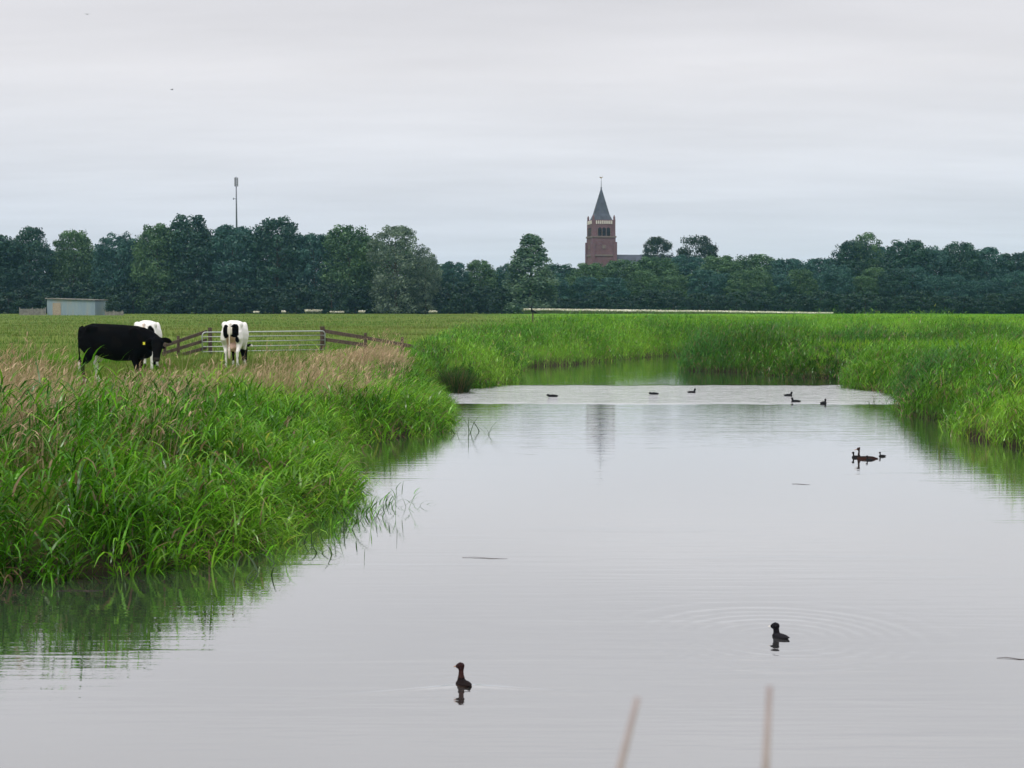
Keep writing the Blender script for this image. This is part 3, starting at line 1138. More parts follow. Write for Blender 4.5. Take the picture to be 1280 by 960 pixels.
# spire: flared foot, then a steep octagon
bm = bmesh.new()
z0, z1, z2 = zt_ - .02, zy(268), zy(236)
sq = [(-1, -1), (1, -1), (1, 1), (-1, 1)]
r0, r1 = TW * .47, TW * .335
lower = []
for k in range(8):
    a = (k + .5) * PI / 4
    # square foot blended to an octagon
    ca, sa = math.cos(a), math.sin(a)
    m_ = max(abs(ca), abs(sa))
    lower.append(bm.verts.new((ca / m_ * r0 * .98, sa / m_ * r0 * .98, z0)))
midr = [bm.verts.new((math.cos((k + .5) * PI / 4) * r1 * 1.08, math.sin((k + .5) * PI / 4) * r1 * 1.08, z1)) for k in range(8)]
topr = [bm.verts.new((math.cos((k + .5) * PI / 4) * .16, math.sin((k + .5) * PI / 4) * .16, z2)) for k in range(8)]
for A, B in ((lower, midr), (midr, topr)):
    for k in range(8):
        bm.faces.new((A[k], A[(k + 1) % 8], B[(k + 1) % 8], B[k]))
bm.faces.new(lower[::-1])
bm.faces.new(topr)
bm_obj('spire', bm, M['slate'], church)
bm = bmesh.new()
zv = zy(222.5)
bar(bm, (0, 0, z2 - .2), (0, 0, zv), .11, 8, .05)
bmesh.ops.create_uvsphere(bm, u_segments=10, v_segments=8, radius=.24, matrix=Matrix.Translation((0, 0, z2 + .25)))
vane = bm_obj('finial', bm, M['mast'], church, True)
bm = bmesh.new()
pts = [(-.55, 0, .25), (-.3, 0, -.05), (.1, 0, -.1), (.3, 0, .2), (.5, 0, .22), (.3, 0, .42), (.0, 0, .12), (-.3, 0, .35)]
f1 = bm.faces.new([bm.verts.new((x, -.04, zv + z)) for x, y, z in pts])
g_ = bmesh.ops.extrude_face_region(bm, geom=[f1])
bmesh.ops.translate(bm, vec=(0, .08, 0), verts=[v for v in g_['geom'] if isinstance(v, bmesh.types.BMVert)])
bm_obj('weathercock', bm, M['gold'], vane)
# nave to the right of the tower
zr, ze = zy(318), zy(318) - 5.2
x0, x1 = TW / 2 + .02, TW / 2 + 17
bm = bmesh.new()
box(bm, ((x0 + x1) / 2, 1.0, ze / 2), (x1 - x0, 9.4, ze))
nw = bm_obj('nave_wall', bm, M['brick'], church)
bm = bmesh.new()
vs = [bm.verts.new(v) for v in ((x0, -4.3, ze), (x0, 6.3, ze), (x0, 1.0, zr), (x1, -4.3, ze), (x1, 6.3, ze), (x1, 1.0, zr))]
bm.faces.new((vs[0], vs[3], vs[5], vs[2]))
bm.faces.new((vs[1], vs[2], vs[5], vs[4]))
bm.faces.new((vs[0], vs[2], vs[1]))
bm.faces.new((vs[3], vs[4], vs[5]))
bm.faces.new((vs[0], vs[1], vs[4], vs[3]))
bm_obj('nave_roof', bm, M['slate'], church)
for k in range(4):
    bm = bmesh.new()
    x = x0 + 2.4 + k * 3.9
    box(bm, (x, -3.72, ze * .55), (1.2, .1, ze * .5))
    bmesh.ops.create_cone(bm, cap_ends=True, segments=14, radius1=.6, radius2=.6, depth=.1,
                          matrix=Matrix.Translation((x, -3.723, ze * .8)) @ Matrix.Rotation(PI / 2, 4, 'X'))
    bm_obj('nave_window', bm, M['louvre'], church)

# ------------------------------------------------------------------ trees


def crown_mesh(name, H, Wd, profile, nclump, per, leaf, crmin, crmax, c0, c1, seed, gap=0.0, up_bias=0.12, fill=4200):
    """leaf clumps spread through a crown envelope; profile(t) radius factor at relative height t"""
    g = np.random.default_rng(seed)
    centers, rad = [], []
    tries = 0
    while len(centers) < nclump and tries < 20000:
        tries += 1
        t = g.uniform(0.03, 1.0)
        rmax = profile(t) * Wd / 2
        if g.uniform() > (rmax / (Wd / 2)) ** .9 + .12:
            continue
        a = g.uniform(0, 2 * PI)
        cr = g.uniform(crmin, crmax) * (0.6 + 0.4 * rmax / (Wd / 2))
        q = max(0.0, rmax - cr * .6) * math.sqrt(g.uniform(0.4, 1.0))
        z = min(t * H, H - cr * .75)
        centers.append((q * math.cos(a), q * math.sin(a), max(z, cr * .5)))
        rad.append(cr)
    C = np.array(centers)
    Rr = np.array(rad)
    n = len(C) * per
    idx = np.repeat(np.arange(len(C)), per)
    dirv = g.normal(size=(n, 3))
    dirv[:, 2] = dirv[:, 2] * 0.85 + up_bias
    dirv /= np.linalg.norm(dirv, axis=1)[:, None]
    rr = Rr[idx] * (0.5 + 0.55 * g.uniform(size=n) ** .6) * (1 + .28 * np.sin(dirv[:, 0] * 5 + idx) * np.cos(dirv[:, 2] * 6 + idx * 2))
    P = C[idx] + dirv * rr[:, None] * np.array([1, 1, .82])
    # leaves through the body of the crown
    tt = g.uniform(.02, .97, fill)
    pr = np.array([profile(v) for v in tt]) * Wd / 2 * .9
    aa = g.uniform(0, 2 * PI, fill)
    qq = pr * np.sqrt(g.uniform(.15, 1, fill)) * (1 + .12 * np.sin(aa * 3 + tt * 9))
    Pf = np.stack([qq * np.cos(aa), qq * np.sin(aa), tt * H * .96], 1)
    df_ = np.stack([np.cos(aa) * .8, np.sin(aa) * .8, (tt - .3)], 1) + g.normal(size=(fill, 3)) * .3
    df_ /= np.linalg.norm(df_, axis=1)[:, None]
    P = np.concatenate([P, Pf])
    dirv = np.concatenate([dirv, df_])
    idx = np.concatenate([idx, g.integers(0, len(C), fill)])
    keep = P[:, 2] > 0.15
    P, dirv, idx = P[keep], dirv[keep], idx[keep]
    n = len(P)
    nrm = dirv * .8 + g.normal(size=(n, 3)) * .55
    nrm /= np.linalg.norm(nrm, axis=1)[:, None]
    t1 = np.cross(nrm, g.normal(size=(n, 3)))
    t1 /= np.linalg.norm(t1, axis=1)[:, None]
    t2 = np.cross(nrm, t1)
    s = leaf * g.uniform(.55, 1.25, size=n)[:, None]
    V = np.stack([P - t1 * s * .5, P - t2 * s * .32 + nrm * s * .1, P + t1 * s * .5, P + t2 * s * .32 + nrm * s * .1], 1).reshape(-1, 3)
    fc = np.arange(n * 4).reshape(-1, 4)
    k = (g.uniform(size=len(C)) ** 1.3)[idx] * .74 + g.uniform(size=n) * .26
    cl = np.array(c0) * (1 - k[:, None]) + np.array(c1) * k[:, None]
    return np_mesh(name, V, fc, np.repeat(cl, 4, 0))


def trunk_mesh(name, H, r, spread, seed, lean=0.0):
    rnd = random.Random(seed)
    bm = bmesh.new()
    pts = [(0, 0, -.4), (rnd.uniform(-.1, .1), 0, H * .15), (rnd.uniform(-.3, .3) + lean * .3, rnd.uniform(-.3, .3), H * .4), (lean * .6, 0, H * .62), (lean, 0, H * .85)]
    path_tube(bm, pts, [r * 1.35, r, r * .8, r * .5, r * .15], 8)
    for k in range(9):
        t = rnd.uniform(.2, .68)
        a = k * 2.4 + rnd.uniform(-.4, .4)
        L = spread * rnd.uniform(.5, .85) * (1.15 - t * .5)
        b = Vector((lean * t * .6, 0, H * t))
        e1 = b + Vector((math.cos(a) * L * .5, math.sin(a) * L * .5, H * .10))
        e2 = b + Vector((math.cos(a) * L, math.sin(a) * L, H * .2))
        path_tube(bm, [b, e1, e2], [r * .4, r * .26, r * .06], 6)
    me = bpy.data.meshes.new(name)
    bmesh.ops.recalc_face_normals(bm, faces=bm.faces)
    bm.to_mesh(me)
    bm.free()
    me.materials.append(M['bark'])
    return me


def prof_round(t):
    return max(.0, min(1, (0.50 + .9 * t) if t < .5 else math.sqrt(max(0, 1 - ((t - .5) / .53) ** 2)) * .95))


def prof_full(t):
    return max(.0, .86 + .14 * math.sin(t * 3) if t < .55 else math.sqrt(max(0, 1 - ((t - .5) / .52) ** 2)))


def prof_cone(t):
    return .95 if t < .4 else .95 * (1 - .78 * ((t - .4) / .6) ** 1.5)


def prof_willow(t):
    return max(0, .72 + .35 * t) if t < .6 else .95 * math.sqrt(max(0, 1 - ((t - .58) / .44) ** 2))


def prof_umb(t):
    return 0.0 if t < .52 else math.sqrt(max(0, 1 - ((t - .72) / .30) ** 2))


DG0, DG1 = (0.007, 0.036, 0.030), (0.046, 0.122, 0.072)
MG0, MG1 = (0.022, 0.068, 0.030), (0.115, 0.220, 0.085)
BG0, BG1 = (0.012, 0.054, 0.050), (0.062, 0.165, 0.122)
WG0, WG1 = (0.050, 0.090, 0.060), (0.200, 0.270, 0.180)
HT, WT = 20.0, 14.0
kinds = {}


def add_kind(key, profile, nclump, per, leaf, cr, c, seeds, H=HT, Wd=WT, tr=.30, spread=4.2, lean=0, ub=.12, fill=4200):
    kinds[key] = []
    for s in seeds:
        cm = crown_mesh('crown', H, Wd, profile, nclump, per, leaf, cr[0], cr[1], c[0], c[1], s, up_bias=ub, fill=fill)
        cm.materials.append(M['tree'])
        kinds[key].append((cm, trunk_mesh('trunk', H, tr, spread, s, lean), H, Wd))


add_kind('dark', prof_full, 120, 105, .56, (1.0, 2.2), (DG0, DG1), (1, 2, 3, 4))
add_kind('mid', prof_full, 120, 105, .56, (1.0, 2.1), (MG0, MG1), (5, 6, 7))
add_kind('blue', prof_full, 130, 95, .56, (.9, 1.9), (BG0, BG1), (8, 9, 10))
add_kind('open', prof_round, 90, 95, .5, (.9, 2.0), (DG0, MG1), (11, 12), fill=1800)
add_kind('willow', prof_willow, 120, 100, .46, (.9, 1.8), (WG0, WG1), (21, 22), fill=3600)
add_kind('cone', prof_cone, 120, 95, .5, (.7, 1.6), ((.035, .09, .055), (.16, .25, .15)), (31,), Wd=9.0, fill=3000)
add_kind('umb', prof_umb, 80, 110, .5, (1.0, 1.9), ((.012, .036, .022), (.036, .07, .04)), (41, 42), fill=2600)
add_kind('bush', prof_full, 40, 90, .45, (.6, 1.3), ((.006, .026, .018), (.034, .085, .044)), (51, 52), H=6.0, Wd=7.0, tr=.12, spread=1.8, fill=700)  # leaf colours darkened to carry the shade of the undergrowth


def tree(key, px, ytop, wpx, Y, label, group=None, name='tree', cat='tree', var=None, ybase=None):
    lst = kinds[key]
    cm, tm, H, Wd = lst[random.randrange(len(lst)) if var is None else var]
    p = at_y(px, ytop, Y)
    g = FIELD + .02
    r = empty(name, (p.x, Y, g), random.uniform(0, 2 * PI), label, cat, group)
    hs = (p.z - g) / H * random.uniform(.99, 1.02)
    ws = wpx * Y / F / Wd
    r.scale = (ws, ws, hs)
    c = bpy.data.objects.new('crown', cm)
    col.objects.link(c)
    c.parent = r
    t = bpy.data.objects.new('trunk', tm)
    col.objects.link(t)
    t.parent = r
    return r


GL_ = 'dark trees of the wood on the left'
# left wood, front row: px, top, width, kind, label
left = [(-70, 290, 95, 'dark', None), (-18, 288, 90, 'dark', None), (36, 284, 66, 'dark', 'dark tree with a ragged crown behind the grey board fence, left of the shed'),
        (92, 287, 62, 'mid', 'lighter green tree with gaps of sky at its left, right behind the shed'),
        (146, 292, 66, 'blue', 'dark rounded tree standing right of the shed, lower than its right neighbour'),
        (196, 281, 66, 'mid', None), (234, 270, 84, 'dark', 'broad dark tree with the highest domed crown left of the mast'), (290, 281, 78, 'blue', 'dark tree directly below the antenna mast'),
        (346, 271, 86, 'dark', 'tall domed dark tree right of the mast, with holes of sky in its crown'), (392, 292, 60, 'blue', None),
        (436, 283, 76, 'mid', 'tall dark tree standing left of the silvery willow'), ]
for px, yt, w, k, lb in left:
    tree(k, px, yt, w, 318 + random.uniform(-6, 6), lb or 'dark green tree in the wood left of the willow', GL_)
for px in range(-110, 470, 40):      # second row
    yt = np.interp(px, [-110, 40, 120, 160, 235, 345, 440, 480], [298, 300, 314, 300, 286, 288, 296, 306])
    tree('dark', px + random.uniform(-8, 8), yt + random.uniform(-3, 6), 72, 336 + random.uniform(-5, 8), 'dark green tree in the wood left of the willow', GL_)
for px in range(-100, 470, 34):       # low growth at the wood's foot
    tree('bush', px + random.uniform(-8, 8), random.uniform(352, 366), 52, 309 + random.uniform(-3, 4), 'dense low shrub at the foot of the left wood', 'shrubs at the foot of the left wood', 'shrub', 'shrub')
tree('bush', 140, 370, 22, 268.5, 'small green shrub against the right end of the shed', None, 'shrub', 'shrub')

tree('willow', 494, 283, 84, 310, 'tall silvery grey-green willow with an airy top beside the lower trees', None, 'willow_tree', 'willow', 0)
tree('willow', 532, 311, 46, 312, 'smaller greyish willow leaning out right of the tall silvery willow', None, 'willow_tree', 'willow', 1)
for px, yt in ((468, 300), (496, 306), (524, 322), (548, 330)):
    tree('mid', px, yt, 62, 332, 'dark tree showing between the two willows', 'trees behind the willows')
for px in (478, 502, 526, 550):
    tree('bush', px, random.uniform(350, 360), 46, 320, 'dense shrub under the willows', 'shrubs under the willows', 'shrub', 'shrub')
GM = 'trees of the middle wood'
tree('blue', 566, 327, 46, 322, 'low bluish tree right of the smaller willow', GM)
tree('mid', 600, 326, 50, 326, 'rounded mid green tree between the willows and the pointed tree', GM)
tree('blue', 632, 331, 46, 330, 'low bluish tree tucked against the left of the pointed tree', GM)
tree('cone', 663, 293, 74, 304, 'tall pointed grey-green tree left of the church tower', None, 'tall_tree', 'tree', 0)
GMc = 'bluish trees of the wood below the church'
for px, yt, w in ((700, 331, 56), (738, 328, 60), (778, 325, 62), (820, 322, 62), (858, 318, 60), (900, 319, 66), (942, 317, 64), (985, 324, 62), (1026, 324, 60)):
    tree(random.choice(['blue', 'mid', 'dark']), px, yt, w * 1.12, 340 + random.uniform(-8, 8), 'bluish green tree in the wood below and right of the church', GMc)
for px in range(540, 1060, 36):
    yt = np.interp(px, [540, 620, 700, 790, 870, 960, 1060], [336, 338, 338, 330, 324, 324, 328])
    tree('blue', px + random.uniform(-8, 8), yt + random.uniform(0, 6), 62, 360 + random.uniform(-5, 6), 'bluish green tree in the wood below and right of the church', GMc)
for px in range(690, 1060, 24):      # lower lighter trees in front
    tree(random.choice(['mid', 'blue']), px + random.uniform(-6, 6), random.uniform(336, 350), 48, 326 + random.uniform(-4, 6), 'lower green tree along the front of the wood below the church', 'lower trees before the wood below the church')
for px in range(540, 690, 22):
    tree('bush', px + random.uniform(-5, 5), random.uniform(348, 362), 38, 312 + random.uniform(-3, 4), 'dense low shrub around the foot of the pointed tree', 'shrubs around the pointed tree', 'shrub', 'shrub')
tree('umb', 822, 298, 44, 366, 'smaller of two round dark crowns standing above the wood, nearer the church', None, 'tree', 'tree', 0)
tree('umb', 871, 295, 58, 366, 'larger of two round dark crowns standing above the wood right of the church', None, 'tree', 'tree', 1)
GRt = 'trees of the wood on the right'
right = [(1066, 300, 52, 'dark', None), (1082, 290, 48, 'open', 'tallest tree of the right wood, with an uneven twin top'), (1132, 300, 64, 'dark', 'broad dark tree right of the tallest one in the right wood'),
         (1168, 309, 48, 'blue', None), (1200, 303, 54, 'dark', 'domed tree forming the last high point of the right wood'), (1234, 308, 54, 'blue', None), (1270, 316, 56, 'dark', None),
         (1312, 316, 66, 'dark', None), (1356, 312, 70, 'dark', None)]
for px, yt, w, k, lb in right:
    tree(k, px, yt, w * 1.15, 330 + random.uniform(-6, 6), lb or 'dark green tree in the right-hand wood', GRt)
for px in range(1050, 1390, 30):
    tree(random.choice(['dark', 'blue']), px + random.uniform(-6, 6), np.interp(px, [1050, 1085, 1200, 1290], [318, 305, 314, 324]) + random.uniform(0, 6), 60, 348 + random.uniform(-4, 6), 'dark green tree in the right-hand wood', GRt)
for px in range(1050, 1380, 24):
    tree(random.choice(['mid', 'blue', 'dark']), px + random.uniform(-6, 6), random.uniform(330, 350), 48, 316 + random.uniform(-4, 6), 'lower green tree along the front of the right-hand wood', 'lower trees before the right wood')
for px in range(690, 1380, 26):
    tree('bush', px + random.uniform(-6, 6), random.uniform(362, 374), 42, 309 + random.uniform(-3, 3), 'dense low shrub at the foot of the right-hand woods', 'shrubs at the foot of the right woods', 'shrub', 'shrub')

# ------------------------------------------------------------------ blades: one generator for all grasses


def strips(base, az, L, w, a0, a1, segs, c_base, c_tip, twist=0.5, power=0.8, g=rng):
    """n curved tapering blades. base (n,3); az azimuth; a0 angle from vertical at the foot; a1 added along the blade"""
    n = len(base)
    t = np.linspace(0, 1, segs + 1)
    pts = np.zeros((n, segs + 1, 3))
    pts[:, 0] = base
    hx, hy = np.cos(az), np.sin(az)
    for i in range(segs):
        ang = a0 + a1 * (t[i] + .5 / segs)
        st = (L / segs)
        pts[:, i + 1, 0] = pts[:, i, 0] + np.sin(ang) * hx * st
        pts[:, i + 1, 1] = pts[:, i, 1] + np.sin(ang) * hy * st
        pts[:, i + 1, 2] = pts[:, i, 2] + np.cos(ang) * st
    tw = az + PI / 2 + g.uniform(-twist, twist, n)
    sx, sy = np.cos(tw), np.sin(tw)
    wid = np.minimum(1, .55 + 2.2 * t) * np.power(np.maximum(1 - t, 0), power)
    wid[-1] = .04
    half = (w[:, None] * wid[None, :] * .5)
    A = pts.copy()
    B = pts.copy()
    A[:, :, 0] -= half * sx[:, None]
    A[:, :, 1] -= half * sy[:, None]
    B[:, :, 0] += half * sx[:, None]
    B[:, :, 1] += half * sy[:, None]
    V = np.stack([A, B], 2).reshape(n, -1, 3)                 # (n, (segs+1)*2, 3)
    k = np.arange(segs) * 2
    q = np.stack([k, k + 1, k + 3, k + 2], 1)                  # (segs,4)
    fc = (np.arange(n)[:, None, None] * ((segs + 1) * 2) + q[None]).reshape(-1, 4)
    cc_ = c_base[:, None, :] * (1 - t)[None, :, None] + c_tip[:, None, :] * t[None, :, None]
    cl = np.repeat(cc_, 2, 1).reshape(-1, 3)
    return V.reshape(-1, 3), fc, cl


class Field:
    def __init__(self):
        self.V, self.Fc, self.C, self.n = [], [], [], 0

    def add(self, res):
        V, f, c = res
        self.V.append(V)
        self.Fc.append(f + self.n)
        self.C.append(c)
        self.n += len(V)

    def build(self, name, mat, label=None, cat=None, kind='stuff', parent=None):
        me = np_mesh(name, np.concatenate(self.V), np.concatenate(self.Fc), np.concatenate(self.C))
        o = link(name, me, mat, parent, True)
        if kind:
            o['kind'] = kind
        tag(o, label, cat)
        return o


def mix(a, b, k):
    return np.array(a)[None] * (1 - k[:, None]) + np.array(b)[None] * k[:, None]


G_DARK = (0.030, 0.110, 0.004)
G_MID = (0.085, 0.262, 0.009)
G_LITE = (0.208, 0.420, 0.032)
G_BLUE = (0.052, 0.195, 0.040)
G_YEL = (0.30, 0.34, 0.04)
DRY = (0.50, 0.37, 0.22)
DRYP = (0.50, 0.33, 0.22)


def greens(x, y, n, seed, blue=0.3, bright=0.5, g=rng):
    k = np.clip(vnoise(x, y, 1.7, seed) * .7 + (vnoise(x, y, 4.5, seed + 2) - .5) * 1.1 + (g.uniform(size=n) - .5) * .8 + bright - .35, 0, 1)
    c = np.where((k < .5)[:, None], mix(G_DARK, G_MID, np.clip(k * 2, 0, 1)), mix(G_MID, G_LITE, np.clip(k * 2 - 1, 0, 1)))
    kb = np.clip((vnoise(x, y, 4.0, seed + 5) - .5) * 3, 0, 1) * blue * g.uniform(.4, 1, n)
    c = c * (1 - kb[:, None]) + np.array(G_BLUE)[None] * kb[:, None]
    ky = g.uniform(size=n) < .012
    c[ky] = G_YEL
    return c


def reeds(F_, x, y, h, leaves, leaf_len, leaf_w, seed, wind=0.4, bright=.5, blue=.3, stems=True, dead=0.0, lean=.16, droop=(1.0, 1.0)):
    """x,y feet; h heights; each stem carries arching leaves"""
    n = len(x)
    g = np.random.default_rng(seed)
    z = ground_h(x, y)
    z = np.maximum(z, -.25)
    base = np.stack([x, y, z], 1)
    az = g.uniform(0, 2 * PI, n)
    ln = np.abs(g.normal(0, lean, n))
    c = greens(x, y, n, seed, blue, bright, g)
    if stems:
        cs = c * .9 + np.array((.02, .015, .0))
        F_.add(strips(base, az, h, np.full(n, .012) * g.uniform(.8, 1.4, n), ln, ln * 1.4 + .1, 3, cs, c, 1.5, .5, g))
    for k in range(leaves):
        t = (k + g.uniform(.1, .9, n)) / leaves * .82 + .12
        ang = ln + .7 * ln * t
        off = h * t
        p = base.copy()
        p[:, 0] += np.sin(ang) * np.cos(az) * off
        p[:, 1] += np.sin(ang) * np.sin(az) * off
        p[:, 2] += np.cos(ang) * off
        la = g.uniform(0, 2 * PI, n)
        la = np.where(g.uniform(size=n) < wind, g.normal(-.25, .7, n), la)
        L = leaf_len * g.uniform(.6, 1.25, n) * (1.05 - .35 * t)
        w = leaf_w * g.uniform(.6, 1.3, n)
        a0 = g.uniform(.15, .7, n)
        a1 = g.uniform(.5, 1.9, n) * droop[0]
        cc = np.clip(c * np.exp(g.normal(-.05, .38, (n, 1))), 0, .6)
        if dead > 0:
            dk = (g.uniform(size=n) < dead * (1.2 - t))
            cc[dk] = mix((.14, .095, .05), (.30, .21, .11), g.uniform(size=int(dk.sum())))
        F_.add(strips(p, la, L, w, a0, a1, 4, cc, cc * .92, .9, .75, g))


def scatter(x0, x1, y0, y1, n, keep, g):
    x = g.uniform(x0, x1, n)
    y = g.uniform(y0, y1, n)
    m = keep(x, y)
    return x[m], y[m]


def in_view(x, y, pad=1.5):
    return (np.abs(x) < y * .365 + pad)


# --- near left bank: broad-leaved reeds close to the water
f = Field()
g = np.random.default_rng(101)
def keep_reed(x, y):
    d = water_dist(x, y)
    far = sig((y - 30) / 1.5)
    a, b = 2.2 - 1.3 * far, 1.5 - .9 * far
    gap = .12 + .88 * (vnoise(x, y, .8, 44) > .44)
    return (d > -.4) & (d < 6) & in_view(x, y) & (g.uniform(size=len(x)) < np.exp(-np.maximum(d - a, 0) / b) * gap)


x, y = scatter(-17, 0, 14.5, 51, 50000, keep_reed, g)
xe, ye = scatter(-14, 0, 14.5, 52.5, 26000, lambda x, y: (lambda d: (d > -.45) & (d < .5) & in_view(x, y))(water_dist(x, y)), g)
print('left edge', len(xe))
x, y = np.concatenate([x, xe]), np.concatenate([y, ye])
d = water_dist(x, y)
h = (0.42 + .40 * vnoise(x, y, 1.4, 3) + .25 * vnoise(x, y, .6, 4)) * np.clip(.72 + d * .16, .5, 1.1) * g.uniform(.65, 1.2, len(x)) * np.interp(y, [28, 34, 40, 47], [1, .9, .75, .6]) * np.interp(x, [-5, -3.5], [1.18, 1])
print('left reeds', len(x))
reeds(f, x, y, h, 5, .60, .037, 201, wind=.55, bright=.60, blue=.6, dead=.13, lean=.30, droop=(1.45, 1))
# stems standing and hanging over the water at its foot
for cx_, cy_, n_ in ((-2.05, 20.2, 26), (-2.35, 18.9, 26), (-2.9, 17.3, 22), (-1.75, 21.2, 10)):
    xx = g.normal(cx_, .16, n_)
    yy_ = g.normal(cy_, .35, n_)
    reeds(f, xx, yy_, g.uniform(.35, .75, n_), 3, .36, .02, 300 + n_, wind=.8, bright=.4, lean=.45)
f.build('reed_bed', M['reed'], 'broad-leaved green reeds covering the near left bank', 'reeds')

# --- tall dry grasses with pinkish plumes behind them
f = Field()
def keep_dry(x, y):
    d = water_dist(x, y)
    far = sig((y - 35) / 1.5)
    pr = (1 - far) * np.clip((d - 1.8) / 3.6, 0, 1) * .95 + far * np.clip((d - .8) / 1.0, 0, 1) * 1.0
    pr = pr * (.25 + .75 * (vnoise(x, y, 1.9, 9) > .46))
    pr = pr * np.where(y > 31, np.clip((36 - y) / 6 + np.clip((x + 7.0) / 2.5, 0, 1), 0, 1), 1)
    pr = np.maximum(pr, 1.2 * np.exp(-((x + 4.3) / 1.5) ** 2 - ((y - 45.5) / 3.2) ** 2))
    return (d > .8) & in_view(x, y) & (g.uniform(size=len(x)) < pr)


x, y = scatter(-18, 0, 17, 50, 76000, keep_dry, g)
n = len(x)
print('dry', n)
z = ground_h(x, y)
base = np.stack([x, y, z], 1)
az = g.normal(-.1, 1.1, n)
hump = np.exp(-((x + 4.0) / 1.3) ** 2 - ((y - 45.5) / 3.0) ** 2)
h = np.where(y < 31, 1.15, 1.0) * (1 + 1.1 * hump) * (g.uniform(.5, 1.1, n) + .45 * (g.uniform(size=n) < .15)) * (.6 + .6 * vnoise(x, y, 2.2, 6)) * np.where(y > 28, np.clip(1.0 - (y - 28) * .075 + np.clip((x + 7.0) / 3, 0, .9), .45, 1.15), 1.0)
ln = np.abs(g.normal(.08, .10, n))
h = h * np.where((np.abs(x / y + .296) < .017) & (y < 35.5), .55, 1.0)
cs = mix((.22, .20, .07), DRY, np.clip(g.uniform(size=n) * .8 + .25, 0, 1))
f.add(strips(base, az, h, np.full(n, .012), ln, ln + .25, 3, cs, cs, 1.5, .3, g))
ang = ln + (ln + .25) * .5
tip = base.copy()
tip[:, 0] += np.sin(ang) * np.cos(az) * h * .8
tip[:, 1] += np.sin(ang) * np.sin(az) * h * .8
tip[:, 2] += np.cos(ang) * h * .8
pl = mix(DRY, DRYP, g.uniform(size=n)) * g.uniform(.65, 1.35, (n, 1))
for k in range(4):
    mk = g.uniform(size=n) < .45
    q = tip[mk] + np.stack([np.zeros(mk.sum()), np.zeros(mk.sum()), g.uniform(-.05, .1, mk.sum())], 1)
    f.add(strips(q, az[mk] + g.normal(0, .6, mk.sum()), g.uniform(.10, .22, mk.sum()), g.uniform(.014, .03, mk.sum()), g.uniform(.2, .8, mk.sum()), g.uniform(.6, 1.5, mk.sum()), 3, pl[mk], pl[mk], 1.5, .6, g))
f.build('dry_grass', M['dry'], 'tall tan grass with drooping pinkish plumes above the left bank', 'dry grass')

# --- green grass between the dry stalks and over the pasture
f = Field()


def grass(F_, x, y, h, w, c, seed, lean=.35):
    g = np.random.default_rng(seed)
    n = len(x)
    base = np.stack([x, y, ground_h(x, y) - .01], 1)
    F_.add(strips(base, g.uniform(0, 2 * PI, n), h, w, np.abs(g.normal(0, lean * .6, n)), g.uniform(.2, 1.3, n), 2, c, c, 1.2, .8, g))


x, y = scatter(-19, 0, 17, 50, 90000, lambda x, y: (lambda d: (d > 1.0) & in_view(x, y) & (g.uniform(size=len(x)) < np.clip(d / 4, .1, 1)))(water_dist(x, y)), g)
n = len(x)
gr = greens(x, y, n, 61, .1, .45, g)
k = np.clip(g.uniform(size=n) * .7 + .25, 0, 1)
c = gr * (1 - k[:, None]) + np.array((.17, .16, .05)) * k[:, None]
hh = g.uniform(.25, .6, n) * np.where(y > 27, np.clip(1 - (y - 27) * .07, .35, 1), 1)
grass(f, x, y, hh, g.uniform(.010, .02, n), c, 62)
f.build('bank_grass', M['grass'], 'mixed green grass on top of the near left bank', 'grass')

f = Field()
# distance-weighted scatter: y with density falling off
n0 = 150000
y = 34 * np.exp(g.uniform(size=n0) ** 1.1 * math.log(300 / 34.0))
x = g.uniform(-1, 1, n0) * (y * .37 + 2)
d = water_dist(x, y)
m = (d > 1.0) & (x < np.interp(y, [30, 60, 90, 140, 300], [0, -4, -2, 5, 20])) & ~((np.hypot(x + 9, y - 46) < .1))
x, y = x[m], y[m]
n = len(x)
print('pasture', n)
k = np.clip(vnoise(x, y, 9, 31) * .6 + vnoise(x * .5, y, 22, 35) * .7 + g.uniform(size=n) * .5 - .35, 0, 1)
c = mix((.058, .145, .014), (.135, .172, .035), k)
kd = g.uniform(size=n) < .10
c[kd] = mix((.2, .17, .07), (.30, .24, .11), g.uniform(size=int(kd.sum())))
grass(f, x, y, g.uniform(.10, .26, n) * (.7 + .6 * vnoise(x, y, 2.2, 33)) * np.interp(y, [60, 120, 200, 290], [.95, 1.2, 1.0, .5]), .010 + y * .0003, c, 71)
# the lush ditch edge at far left
xx = g.uniform(-24, -13.2, 2600)
yy_ = g.normal(48.5, .7, 2600) + (xx + 18) * .05
grass(f, xx, yy_, g.uniform(.25, .55, 2600), g.uniform(.015, .03, 2600), greens(xx, yy_, 2600, 77, .2, .35, g), 78)
f.build('pasture_grass', M['grass'], 'grazed olive green pasture around the cows and gate', 'grass')

# --- reeds of the far left bank, and of the right bank
f = Field()
x, y = scatter(-14, 34, 49, 100, 110000, lambda x, y: (lambda d: (d > -.4) & (d < 9) & (x > -3.7) & (vnoise(x, y, 1.5, 47) > .27) & ((x < 5) | (y > 68.5)) & (y - x * .2 > 50.2) & in_view(x, y) & (g.uniform(size=len(x)) < np.exp(-np.maximum(d - 2.5, 0) / 3.0)))(water_dist(x, y)), g)
d = water_dist(x, y)
print('far left reeds', len(x))
xe, ye = scatter(-4, 34, 49, 100, 60000, lambda x, y: (lambda d: (d > -.5) & (d < .7) & ((x < 5) | (y > 68.5)) & (y - x * .2 > 50.2) & in_view(x, y))(water_dist(x, y)), g)
print('far edge', len(xe))
x, y = np.concatenate([x, xe]), np.concatenate([y, ye])
h = (0.72 + 1.0 * vnoise(x, y, 2.2, 13) ** 1.3) * g.uniform(.75, 1.15, len(x)) * np.interp(x, [-3.6, -2.4, 1.5], [.5, .75, 1.12])
